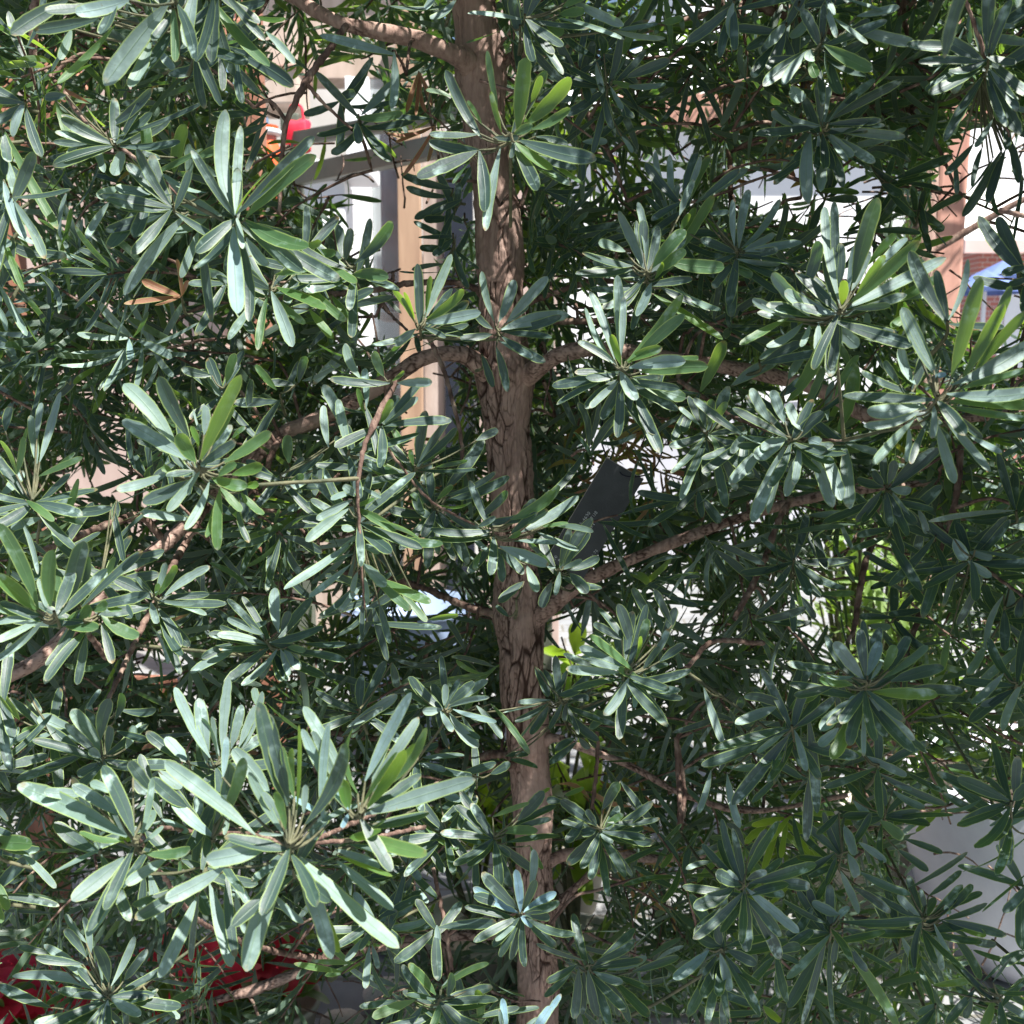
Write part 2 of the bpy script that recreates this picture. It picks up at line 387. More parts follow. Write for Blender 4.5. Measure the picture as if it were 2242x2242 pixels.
# orange glass lantern and the red bag beside it
def revolve(name, c, prof, mat, par=None, seg=32, smooth=True):
    bm = bmesh.new(); lathe(bm, c, prof, seg); o = bm_obj(name, bm, mat, None, smooth)
    if par: world_parent(o, par)
    return o
OG, n_, l_, b_ = new_mat('orange_glass'); b_.inputs['Base Color'].default_value = (.85, .13, .04, 1); b_.inputs['Roughness'].default_value = .12
b_.inputs['Coat Weight'].default_value = .6
lc = P2(507, 340, 3.9)
ln = thing('glass_vase', 'orange red glass vase with a fringed base behind the left twigs', 'vase', lc)
revolve('vase_body', lc, [(.0, -.10), (.055, -.10), (.062, -.04), (.068, .03), (.06, .09), (.038, .13), (.03, .16), (.042, .19)], OG, ln)
revolve('vase_neck_ring', lc, [(.034, .155), (.05, .16), (.05, .175), (.034, .18)], WHITE, ln)
sh = box('display_board', (lc.x - .1, lc.y + .05, lc.z - .12), (.5, .2, .03), TIMBER, None, .004); tag(sh, 'narrow timber display board under the orange vase', 'shelf')
bgc = P2(560, 258, 4.4)
rb = thing('red_bag', 'bright red pink fabric bag beside the orange vase', 'bag', bgc)
REDC = noise_mat('red_cloth', (.68, .012, .035), (.85, .03, .065), 9, .6, .3)
bm = bmesh.new(); add_box(bm, bgc, (.10, .06, .14), .015); bmesh.ops.subdivide_edges(bm, edges=bm.edges[:], cuts=2, use_grid_fill=True)
for v in bm.verts: v.co += Vector((noise.noise(v.co * 14), noise.noise(v.co * 14 + Vector((5, 0, 0))), noise.noise(v.co * 11))) * .02
world_parent(bm_obj('bag_body', bm, REDC, None, True), rb)
pp = catmull([bgc + Vector((-.03, 0, .06)), bgc + Vector((-.02, 0, .12)), bgc + Vector((.02, 0, .12)), bgc + Vector((.03, 0, .06))])
world_parent(mesh_obj('bag_handle', tubes_mesh('bag_handle', [(pp, [.006] * len(pp))]), REDC), rb)

# terracotta coloured timber trellis at the far left
TER = noise_mat('terracotta_wood', (.24, .10, .06), (.38, .17, .11), 6, .75, .3, 30, (2, 2, .5))
tr = thing('wooden_trellis', 'reddish brown timber trellis with a slanting brace at the left edge', 'trellis', (P2(0, 600, 2.6).x, 2.6, 0))
u = P2(20, 600, 2.6).x
bar('post', (u, 2.6, 0), (u - .02, 2.6, 2.7), .09, .09, TER, tr)
bar('brace', P2(-60, 350, 2.56), P2(160, 150, 2.5), .05, .075, TER, tr)
bar('rail', P2(30, 1290, 2.7), P2(330, 1300, 2.9), .05, .07, TER, tr)
bar('rail', P2(30, 110, 2.7), P2(470, 60, 3.1), .05, .07, TER, tr)
bar('post', (P2(470, 60, 3.12).x, 3.12, 0), (P2(470, 60, 3.12).x, 3.12, 2.6), .07, .07, TER, tr)

# timber pergola at the right: post with knots, cross beam
def knot_timber():
    m, n, l, b = new_mat('knotty_timber')
    tc = n.new('ShaderNodeTexCoord'); mp = n.new('ShaderNodeMapping'); mp.inputs['Scale'].default_value = (9, 9, 1.1); l.new(tc.outputs['Object'], mp.inputs[0])
    w = n.new('ShaderNodeTexNoise'); w.inputs['Scale'].default_value = 3; w.inputs['Detail'].default_value = 7; w.inputs['Distortion'].default_value = .6; l.new(mp.outputs[0], w.inputs[0])
    r = n.new('ShaderNodeValToRGB'); e = r.color_ramp.elements; e[0].position = .3; e[0].color = (.42, .20, .15, 1); e[1].position = .7; e[1].color = (.56, .30, .23, 1); l.new(w.outputs[0], r.inputs[0])
    mp2 = n.new('ShaderNodeMapping'); mp2.inputs['Scale'].default_value = (7, 7, 4.5); l.new(tc.outputs['Object'], mp2.inputs[0])
    v = n.new('ShaderNodeTexVoronoi'); v.inputs['Scale'].default_value = 1.4; l.new(mp2.outputs[0], v.inputs[0])
    k = n.new('ShaderNodeMath'); k.operation = 'MULTIPLY_ADD'; k.inputs[1].default_value = -12; k.inputs[2].default_value = 1.8; k.use_clamp = True; l.new(v.outputs['Distance'], k.inputs[0])
    mx = n.new('ShaderNodeMix'); mx.data_type = 'RGBA'; mx.inputs[7].default_value = (.18, .07, .05, 1); l.new(k.outputs[0], mx.inputs['Factor']); l.new(r.outputs[0], mx.inputs[6])
    l.new(mx.outputs[2], b.inputs['Base Color']); b.inputs['Roughness'].default_value = .6; return m
KT = knot_timber()
px_ = P2(1782, 450, 3.2)
pg = thing('timber_pergola', 'pinkish knotty timber post and cross beam at the right', 'pergola', (px_.x, 3.2, 0))
bar('post', (px_.x, 3.2, 0), (px_.x, 3.2, 2.95), .088, .088, KT, pg)
bar('beam', (P2(1150, 215, 3.4).x, 3.28, P2(1150, 215, 3.28).z), (px_.x + 1.2, 3.28, P2(1150, 215, 3.28).z + .05), .06, .10, KT, pg)
bar('beam', (px_.x - .0, 3.2, 3.0), (px_.x + .0, 1.9, 3.0), .08, .10, KT, pg)

# white marquee behind the right half
mq = thing('white_marquee', 'large white marquee with fabric walls behind the right side of the tree', 'marquee', (3.2, 9, 0))
plain('marquee_wall', -.1, 3.05, 1.25, 3.35, 8.0, .04, WHITE, mq, .002)
plain('marquee_wall', -.1, 3.05, 0, 1.24, 8.02, .04, noise_mat('marquee_skirt', (.42, .42, .46), (.55, .54, .58), 2, .7, .1), mq, .002)
bm = bmesh.new()
e1 = [bm.verts.new(p) for p in ((-.3, 7.8, 3.36), (3.3, 7.8, 3.36), (3.3, 11.8, 3.36), (-.3, 11.8, 3.36), (1.5, 9.8, 4.5))]
for i in range(4): bm.faces.new((e1[i], e1[(i + 1) % 4], e1[4]))
bm.faces.new((e1[3], e1[2], e1[1], e1[0]))
world_parent(bm_obj('marquee_roof', bm, WHITE), mq)
for x in (-.12, 1.47, 3.08): bar('marquee_pole', (x, 7.97, 0), (x, 7.97, 3.35), .05, .05, GREYPAINT, mq)

# brick house on the far right
bk, n, l, b = new_mat('brick'); tc = n.new('ShaderNodeTexCoord'); br = n.new('ShaderNodeTexBrick'); mp = n.new('ShaderNodeMapping')
mp.inputs['Rotation'].default_value = (math.radians(90), 0, 0); l.new(tc.outputs['Object'], mp.inputs[0]); l.new(mp.outputs[0], br.inputs[0])
br.inputs['Scale'].default_value = 4.2; br.inputs['Color1'].default_value = (.48, .17, .13, 1); br.inputs['Color2'].default_value = (.38, .13, .11, 1); br.inputs['Mortar'].default_value = (.5, .44, .42, 1)
l.new(br.outputs[0], b.inputs['Base Color']); b.inputs['Roughness'].default_value = .85
HY = 13.0
hx0, hx1 = P2(1846, 500, HY).x, P2(2100, 500, HY).x; hz = P2(1846, 462, HY).z
hs = thing('brick_house', 'red brick house with pale roof beyond the right timber post', 'house', ((hx0 + hx1) / 2, HY, 0))
plain('wall', hx0, hx1, 0, hz, HY, 4, bk, hs, .01)
bm = bmesh.new()
R_ = [bm.verts.new(p) for p in ((hx0 - .4, HY - .5, hz), (hx1 + .4, HY - .5, hz), (hx1 + .4, HY + 4.5, hz), (hx0 - .4, HY + 4.5, hz), (hx0 + .3, HY + 2, hz + .9), (hx1 - .3, HY + 2, hz + .9))]
for f in ((0, 1, 5, 4), (1, 2, 5), (2, 3, 4, 5), (3, 0, 4), (3, 2, 1, 0)): bm.faces.new([R_[i] for i in f])
world_parent(bm_obj('roof', bm, noise_mat('pale_roof', (.66, .64, .60), (.8, .78, .74), 3, .8, .2)), hs)
plain('fascia', hx0 - .42, hx1 + .42, hz - .16, hz - .002, HY - .55, .045, noise_mat('fascia_pink', (.6, .42, .38), (.7, .5, .46), 3, .6, .1), hs)
for x in (hx0 + .35, hx0 + 1.25):
    f = plain('window', x, x + .5, 1.5, hz - .35, HY - .03, .05, WHITE, hs)
    g = plain('pane', x + .05, x + .45, 1.55, hz - .4, HY - .045, .012, noise_mat('dark_glass', (.12, .15, .2), (.3, .34, .42), 3, .1, 0), hs); 
    g.parent = f; g.matrix_parent_inverse = Matrix.Translation(-Vector(hs.location))
# lower hall with a pale roof between post and house
lh = thing('low_hall', 'low hall with a broad sunlit cream roof beyond the right post', 'hall', (P2(1900, 500, 22).x, 22, 0))
hx = P2(1760, 430, 22).x; zt = P2(1760, 448, 22).z
plain('wall', hx, hx + 9, 0, zt, 22, 5, noise_mat('mauve_wall', (.34, .28, .33), (.46, .38, .44), 2, .8, .1), lh)
bm = bmesh.new(); z2 = P2(1760, 390, 25).z
R_ = [bm.verts.new(p) for p in ((hx - .5, 21.4, zt), (hx + 9.5, 21.4, zt), (hx + 9.5, 26, z2), (hx - .5, 26, z2 + .8), (hx - .5, 28, zt), (hx + 9.5, 28, zt))]
for f in ((0, 1, 2, 3), (3, 2, 5, 4), (0, 3, 4), (1, 5, 2), (4, 5, 1, 0)): bm.faces.new([R_[i] for i in f])
world_parent(bm_obj('roof', bm, noise_mat('cream_roof', (.70, .68, .60), (.8, .78, .7), 1, .8, .1)), lh)
fb = thing('white_sky_backdrop', 'plain white block standing in for the overexposed sky beyond the brick house', 'backdrop', (14, 34, 0))  # white block added in place of the blown-out sky
plain('wall', 5, 34, 0, 17, 32, 8, WHITE, fb)
plain('backdrop_edge', 4.8, 34.2, 17.01, 17.5, 31.9, 8.2, noise_mat('backdrop_edge_grey', (.5, .5, .54), (.6, .6, .64), 2, .7, .1), fb)
# blue parasols
BLUE = noise_mat('blue_canvas', (.10, .15, .36), (.15, .21, .45), 5, .7, .2)
for i, (qx, qy, Y, lab) in enumerate(((1858, 545, 9.0, 'nearer blue parasol below the brick house, left one'), (1893, 522, 10.2, 'farther blue parasol below the brick house, partly behind the other'))):
    c = P2(qx, qy, Y); t = thing('parasol', lab, 'parasol', (c.x, Y, 0), 'blue parasols by the brick house')
    bm = bmesh.new(); seg = 8; z = c.z
    top = bm.verts.new((c.x, Y, z + .16)); ring = [bm.verts.new((c.x + .33 * math.cos(k * math.pi / 4), Y + .33 * math.sin(k * math.pi / 4), z)) for k in range(seg)]
    ring2 = [bm.verts.new(v.co + Vector((0, 0, -.04))) for v in ring]
    for k in range(seg): bm.faces.new((ring[k], ring[(k + 1) % seg], top)); bm.faces.new((ring[k], ring2[k], ring2[(k + 1) % seg], ring[(k + 1) % seg]))
    world_parent(bm_obj('canopy', bm, BLUE), t)
    bar('pole', (c.x, Y, 0), (c.x, Y, z + .12), .03, .03, WHITE, t)

# blue tub
tc_ = P2(770, 1160, 3.9); tz = P2(770, 1135, 3.9).z
tub = thing('plastic_tub', 'pale blue plastic tub on the paving left of the trunk', 'tub', (tc_.x, 3.9, 0))
TB = noise_mat('pale_blue_plastic', (.22, .29, .42), (.27, .34, .48), 4, .4, .05)
revolve('tub_body', (tc_.x, 3.9, 0), [(0, .01), (.20, .01), (.25, tz - .03), (.25, tz), (.235, tz), (.19, .03), (0, .03)], TB, tub)
revolve('tub_rim', (tc_.x, 3.9, tz), [(.251, -.03), (.27, -.028), (.27, -.006), (.251, -.004)], TB, tub)

# white pot bottom right
pc = P2(1925, 1700, 2.5)
PW = 2.5; wp = thing('plant_pot', 'big smooth white plant pot at the lower right', 'pot', (pc.x + .02, PW, 0))
POT = noise_mat('white_glaze', (.66, .645, .76), (.90, .88, .97), 5, .5, .15, 60)
ptz = P2(1850, 1475, PW - .1).z
revolve('pot_body', (pc.x + .02, PW, 0), [(0, .01), (.22, .01), (.27, .12), (.31, ptz * .55), (.33, ptz * .8), (.335, ptz - .02), (.325, ptz), (.30, ptz - .005), (.30, ptz - .08)], POT, wp, 96)
revolve('soil', (pc.x + .02, PW, 0), [(.299, ptz - .075), (.15, ptz - .06), (0, ptz - .055)], noise_mat('soil', (.03, .02, .015), (.07, .05, .035), 30, .9, .8), wp)

# ------------------------------------------------------------------ plants in the background
def rosette_plant(name, label, cat, c, pot, n, leafL, leafW, h, mat, group=None, colf=None, up=.5, spread=.3, shape='leaf'):
    t = thing(name, label, cat, (c[0], c[1], 0), group)
    if pot:
        r = pot
        revolve('pot', (c[0], c[1], 0), [(0, .005), (r * .72, .005), (r, r * 1.5), (r * 1.06, r * 1.5), (r * 1.06, r * 1.65), (r * .96, r * 1.65), (r * .94, r * 1.5), (0, r * 1.45)], POTM, t, 28)
        z0 = r * 1.45
    else: z0 = 0
    L = Leaves(); st = []
    for k in range(max(3, n // 9)):
        a = rnd.uniform(0, 6.28); q = rnd.uniform(.1, 1) * spread
        top = Vector((c[0] + math.cos(a) * q, c[1] + math.sin(a) * q, z0 + h * rnd.uniform(.5, 1)))
        p = catmull([Vector((c[0], c[1], z0 - .02)), Vector((c[0], c[1], z0)).lerp(top, .5) + Vector((0, 0, .04)), top], 6)
        st.append((p, np.linspace(.008, .003, len(p))))
        for j in range(9):
            b = Vector(p[-1 - rnd.randint(0, len(p) // 2)])
            d = Vector((rnd.gauss(0, 1), rnd.gauss(0, 1), rnd.gauss(up, .6))).normalized()
            nn = Vector((0, 0, 1)) - d * d.z + Vector((rnd.gauss(0, .4), rnd.gauss(0, .4), 0))
            l_ = leafL * rnd.uniform(.6, 1.1)
            L.add(b, b + d * l_, nn, leafW * rnd.uniform(.7, 1.1), rnd.uniform(.03, .14), rnd.uniform(-.06, .06), colf() if colf else (rnd.random(), .1, rnd.uniform(0, .6), .2))
    world_parent(mesh_obj('stems', tubes_mesh('stems', st), GSTEM), t)
    world_parent(mesh_obj('foliage', L.mesh('foliage', True), mat), t)
    return t
POTM = noise_mat('cream_pot', (.5, .46, .38), (.6, .55, .46), 5, .7, .1)
lime = lambda: (rnd.random(), .05, rnd.uniform(.3, 1), .1)
for (x, y, Y, nn_, h, lab) in ((1085, 1580, 2.15, 54, .42, 'lime green broad leaved potted plant just right of the lower trunk'),
                               (895, 1620, 2.25, 45, .36, 'lime green broad leaved potted plant just left of the lower trunk'),
                               (1065, 1330, 2.7, 40, .6, 'taller broad leaved potted plant behind the trunk below the metal tag')):
    c = P2(x, y, Y); rosette_plant('potted_plant', lab, 'plant', (c.x, Y), .13, nn_, .15, .055, h, BROAD, 'broad leaved potted plants behind the trunk', lime, .5, .16)
pal = lambda: (rnd.random(), .35, rnd.uniform(.2, .8), .3)
c = P2(1640, 1150, 2.75); rosette_plant('green_shrub', 'light green bushy shrub in the sun behind the drooping right twigs', 'shrub', (c.x, 2.75), .16, 420, .12, .02, 1.05, BROAD, None, pal, .4, .32)
# red flowering plants bottom left
PET = leaf_material('red_petal', (.70, .005, .03), (.85, .012, .05), (.9, .02, .06), (.7, .1, .12), (.8, .02, .04), (.45, .01, .03), .5)
def red_plant(c, z, lab, r=.14):
    t = rosette_plant('flowering_plant', lab, 'plant', c, .09, 45, .11, .05, max(.06, z - .16), BROAD, 'red flowering plants in pots', lambda: (rnd.random(), .05, .05, .1), .2, r)
    L = Leaves()
    for k in range(5):
        a = rnd.uniform(0, 6.28); q = r * rnd.uniform(0, 1); cc = Vector((c[0] + math.cos(a) * q, c[1] + math.sin(a) * q, z + rnd.uniform(-.03, .03)))
        ax = Vector((rnd.gauss(0, .3), rnd.gauss(-.3, .3), 1)).normalized()
        for j in range(6):
            d = Vector((math.cos(j * 1.05), math.sin(j * 1.05), rnd.uniform(-.1, .7))); d = (d - ax * d.dot(ax) * .6).normalized()
            L.add(cc, cc + d * rnd.uniform(.06, .10), ax, rnd.uniform(.045, .065), .1, 0, (rnd.random(), 0, rnd.random(), 0))
    world_parent(mesh_obj('flower_heads', L.mesh('flower_heads', True), REDC), t)
for (x, y, Y, lab) in ((400, 1835, 1.95, 'red flowering plant with big petals below the large front sprig'), (520, 1850, 2.05, 'red flowering plant right of its neighbour, near the cream stones'),
                       (15, 1880, 1.9, 'red flowering plant in the bottom left corner')):
    c = P2(x, y, Y); red_plant((c.x, Y), c.z, lab,   .11 if x < 100 else .12)
# cream stones on the ground
ST = noise_mat('cream_stone', (.52, .48, .42), (.66, .62, .55), 12, .85, .5)
src = None
for k in range(16):
    r = rnd.uniform(.035, .06); x = P2(650, 1900, 2.35).x + rnd.uniform(-.26, .3); y = 2.12 + rnd.uniform(0, .5)
    if k < 4:
        bm = bmesh.new(); bmesh.ops.create_icosphere(bm, subdivisions=3, radius=1)
        for v in bm.verts: v.co = v.co * (1 + .22 * noise.noise(v.co * 1.1 + Vector((k * 7, 0, 0)))); v.co.z *= .62
        o = bm_obj('cream_stone', bm, ST, None, True); protos = (protos + [o]) if k else [o]
    else: o = protos[k % 4].copy(); link(o)
    o.location = (x, y, r * .55); o.scale = (r, r, r); o.rotation_euler = (0, 0, rnd.uniform(0, 6))
    tag(o, 'rounded cream stone lying on the ground at the bottom left of the trunk', 'stone', 'loose cream stones on the ground')

# ================================================================== THE PODOCARPUS TREE
TY = 1.5
tree = thing('podocarpus_tree', 'blue green narrow leaved tree with reddish flaking trunk filling the view', 'tree', (P2(1015, 1932, TY).x + .03, TY, 0))
# trunk centre line, (x, y, width) in the 1932 view
tl = [(880, -330, 66), (886, -160, 70), (893, -20, 76), (903, 80, 88), (908, 150, 96), (915, 230, 78), (930, 340, 76), (940, 450, 80), (948, 560, 84), (951, 650, 92), (955, 705, 118), (957, 755, 100), (958, 810, 82),
      (965, 900, 78), (968, 1000, 76), (975, 1085, 82), (981, 1155, 104), (984, 1210, 92), (987, 1300, 82), (994, 1390, 84), (1003, 1470, 74), (1006, 1600, 74), (1011, 1740, 78), (1016, 1900, 82), (1018, 2050, 84)]
tp = [P2(x, y, TY) for x, y, w in tl]; tw_ = [w * 1.16046 / F * TY / 2 / 1.01 for x, y, w in tl]
tp.append(Vector((tp[-1].x + .01, TY, -.02))); tw_.append(tw_[-1] * 1.25)
def resample(pts, rad, step):
    c = catmull(pts, 12); r = np.interp(np.linspace(0, len(pts) - 1, len(c)), np.arange(len(pts)), rad)
    c = np.array(c); s = np.r_[0, np.cumsum(np.linalg.norm(np.diff(c, axis=0), axis=1))]
    k = np.arange(0, s[-1], step); k = np.r_[k, s[-1]]
    return np.stack([np.interp(k, s, c[:, i]) for i in range(3)], 1), np.interp(k, s, r)
def bark_tube(name, pts, rad, step, seg, depth, par, fis=1.0, fz=17, fxy=70):
    c, r = resample(pts, rad, step); V, Fq = tube_arrays(c, r, seg)
    cen = np.repeat(c, seg, axis=0); D = V - cen; D /= np.linalg.norm(D, axis=1)[:, None] + 1e-9
    out = np.zeros(len(V)); cr = np.zeros(len(V))
    for i in range(len(V)):
        v = Vector(V[i]); wv = v + Vector((noise.noise(v * 25), noise.noise(v * 25 + Vector((9, 0, 0))), noise.noise(v * 18 + Vector((0, 7, 0))))) * .006
        q = Vector((wv.x * fxy, wv.y * fxy, wv.z * fz)); dd, _ = noise.voronoi(q)
        e = dd[1] - dd[0]; amt = min(1, max(0, .5 + 1.3 * noise.noise(v * 9)))
        vis = min(1, max(0, .34 + 2.2 * (noise.noise(Vector((v.x * 22, v.y * 22, v.z * 7 + 3))) + (.28 if v.z < 1.62 else -.12))))
        d2, _ = noise.voronoi(q * 2.3 + Vector((3, 1, 7))); k = max(max(0.0, 1 - e / (.055 + .085 * amt)) * vis, max(0.0, 1 - (d2[1] - d2[0]) / .14) * vis * .45)
        cr[i] = k * fis
        out[i] = -k * depth + noise.noise(Vector((v.x * 30, v.y * 30, v.z * 12))) * depth * 1.4 + noise.noise(v * 140) * depth * .35 + noise.noise(v * 11) * depth * .9 + (dd[0] * .5) * depth * .6
    V = V + D * out[:, None]
    col = np.stack([np.clip(cr * 1.7, 0, 1), cr * 0, cr * 0, cr * 0 + 1], 1)
    return mesh_obj(name, np_mesh(name, V, Fq, None, col), BARK, par)
def tree_part(o): return world_parent(o, tree)
tree_part(bark_tube('trunk', tp, tw_, .0022, 200, .0040, None, 1.0, 14, 70))

# main limbs: list of (x1932, y1932, width1932, Y)
def from_q(q, *pts):
    o = QO[q]; return [((o[0] + x * ZS) / 1.16046, (o[1] + y * ZS) / 1.16046, w * ZS / 1.16046, Y) for x, y, w, Y in pts]
limbs = [
    [(905, 165, 40, 1.5), (880, 118, 42, 1.47), (850, 100, 34, 1.45), (790, 76, 28, 1.43), (720, 60, 27, 1.42), (640, 42, 22, 1.42), (540, -10, 18, 1.45), (420, -60, 14, 1.5)],
    [(925, 150, 26, 1.5), (950, 118, 22, 1.5), (985, 102, 18, 1.52), (1060, 92, 15, 1.56), (1200, 60, 13, 1.6), (1400, 10, 12, 1.62)],
    [(935, 720, 40, 1.5), (905, 690, 40, 1.47), (880, 672, 34, 1.46), (840, 667, 30, 1.45), (790, 680, 28, 1.45), (740, 712, 30, 1.45), (654, 765, 30, 1.45), (585, 798, 30, 1.44), (529, 820, 28, 1.43), (475, 868, 26, 1.42), (395, 945, 27, 1.38),
     (325, 1014, 28, 1.34), (264, 1060, 26, 1.31), (170, 1150, 27, 1.26), (78, 1241, 30, 1.2), (-20, 1290, 30, 1.16)],
    [(965, 730, 44, 1.5), (1000, 705, 40, 1.47), (1025, 688, 34, 1.45), (1062, 667, 30, 1.43), (1130, 659, 28, 1.42), (1220, 668, 28, 1.42), (1320, 684, 27, 1.42), (1440, 706, 28, 1.41), (1514, 724, 28, 1.4), (1580, 752, 28, 1.4), (1625, 780, 25, 1.4), (1720, 800, 20, 1.38), (1900, 780, 16, 1.35)],
    [(995, 1180, 40, 1.5), (1030, 1150, 36, 1.47), (1060, 1128, 30, 1.45), (1102, 1098, 26, 1.43), (1180, 1060, 23, 1.42), (1290, 1016, 21, 1.41), (1412, 972, 18, 1.4), (1548, 936, 17, 1.4), (1680, 918, 14, 1.4), (1850, 900, 12, 1.4)],
    [(960, 1165, 20, 1.5), (920, 1155, 16, 1.5), (870, 1140, 14, 1.52), (800, 1110, 12, 1.56), (680, 1080, 10, 1.6), (520, 1100, 9, 1.64)],
    [(1015, 1410, 26, 1.5), (1044, 1392, 20, 1.48), (1090, 1408, 16, 1.47), (1193, 1447, 15, 1.46), (1292, 1500, 14, 1.45), (1420, 1530, 12, 1.43), (1600, 1500, 10, 1.4)],
    [(985, 1430, 22, 1.5), (940, 1422, 16, 1.52), (890, 1427, 15, 1.55), (760, 1400, 13, 1.6), (600, 1380, 10, 1.62)],
    [(1020, 1640, 30, 1.5), (1060, 1615, 22, 1.5), (1146, 1608, 20, 1.5), (1248, 1620, 18, 1.5), (1400, 1600, 16, 1.48), (1650, 1560, 12, 1.45)],
    [(1020, 1750, 26, 1.5), (1050, 1710, 16, 1.5), (1112, 1651, 14, 1.52), (1180, 1600, 11, 1.56)],
    [(1010, 1770, 26, 1.5), (930, 1762, 22, 1.56), (800, 1772, 21, 1.58), (690, 1790, 21, 1.54), (620, 1812, 22, 1.46), (491, 1863, 20, 1.42), (400, 1890, 12, 1.42), (330, 1930, 8, 1.42)],
    [(915, 560, 18, 1.5), (898, 545, 13, 1.5), (860, 534, 11, 1.5), (780, 533, 11, 1.48), (695, 549, 11, 1.45), (560, 560, 10, 1.42), (400, 570, 9, 1.4)],
    [(975, 580, 16, 1.5), (1010, 566, 11, 1.5), (1060, 548, 10, 1.5), (1130, 531, 10, 1.5), (1300, 530, 9, 1.5), (1480, 540, 9, 1.5)],
    [(960, 600, 16, 1.5), (1060, 606, 12, 1.53), (1200, 600, 11, 1.55), (1400, 560, 10, 1.6)],
    [(985, 1440, 18, 1.5), (900, 1455, 15, 1.4), (780, 1500, 12, 1.2), (650, 1560, 9, 1.0), (560, 1600, 7, .80)],
    [(395, 945, 16, 1.38), (330, 1060, 13, 1.25), (260, 1200, 11, 1.12), (200, 1330, 8, 1.03)],
    [(620, 1812, 14, 1.43), (500, 1790, 11, 1.25), (380, 1740, 9, 1.05), (300, 1640, 8, .9), (260, 1580, 6, .82)],
    [(550, 1600, 8, .80), (480, 1575, 8, .84), (380, 1570, 8, .86), (300, 1560, 7, .82)],
    [(560, 1595, 8, .80), (700, 1580, 8, .9), (800, 1560, 8, 1.0)],
    [(200, 1240, 12, 1.2), (150, 1180, 10, 1.1), (80, 1160, 9, .95)],
    from_q('D', (900, 1110, 40, 1.30), (780, 990, 45, 1.28), (620, 1030, 42, 1.22), (420, 1110, 38, 1.16), (200, 1200, 34, 1.1)),
    from_q('C', (180, -120, 50, 1.35), (330, 0, 50, 1.33), (470, 40, 48, 1.32), (600, 90, 42, 1.32), (800, 160, 36, 1.3), (1000, 200, 30, 1.3)),
    from_q('C', (310, 1500, 26, 1.6), (300, 1100, 28, 1.6), (285, 700, 30, 1.6), (270, 400, 32, 1.6), (250, 60, 32, 1.6), (240, -300, 30, 1.6)),
    from_q('A', (40, 900, 70, 1.9), (60, 700, 70, 1.9), (250, 520, 60, 1.9), (420, 430, 50, 1.9)) if False else from_q('A', (220, -200, 44, 1.3), (200, 0, 42, 1.28), (180, 300, 40, 1.28), (185, 450, 34, 1.28)),
]
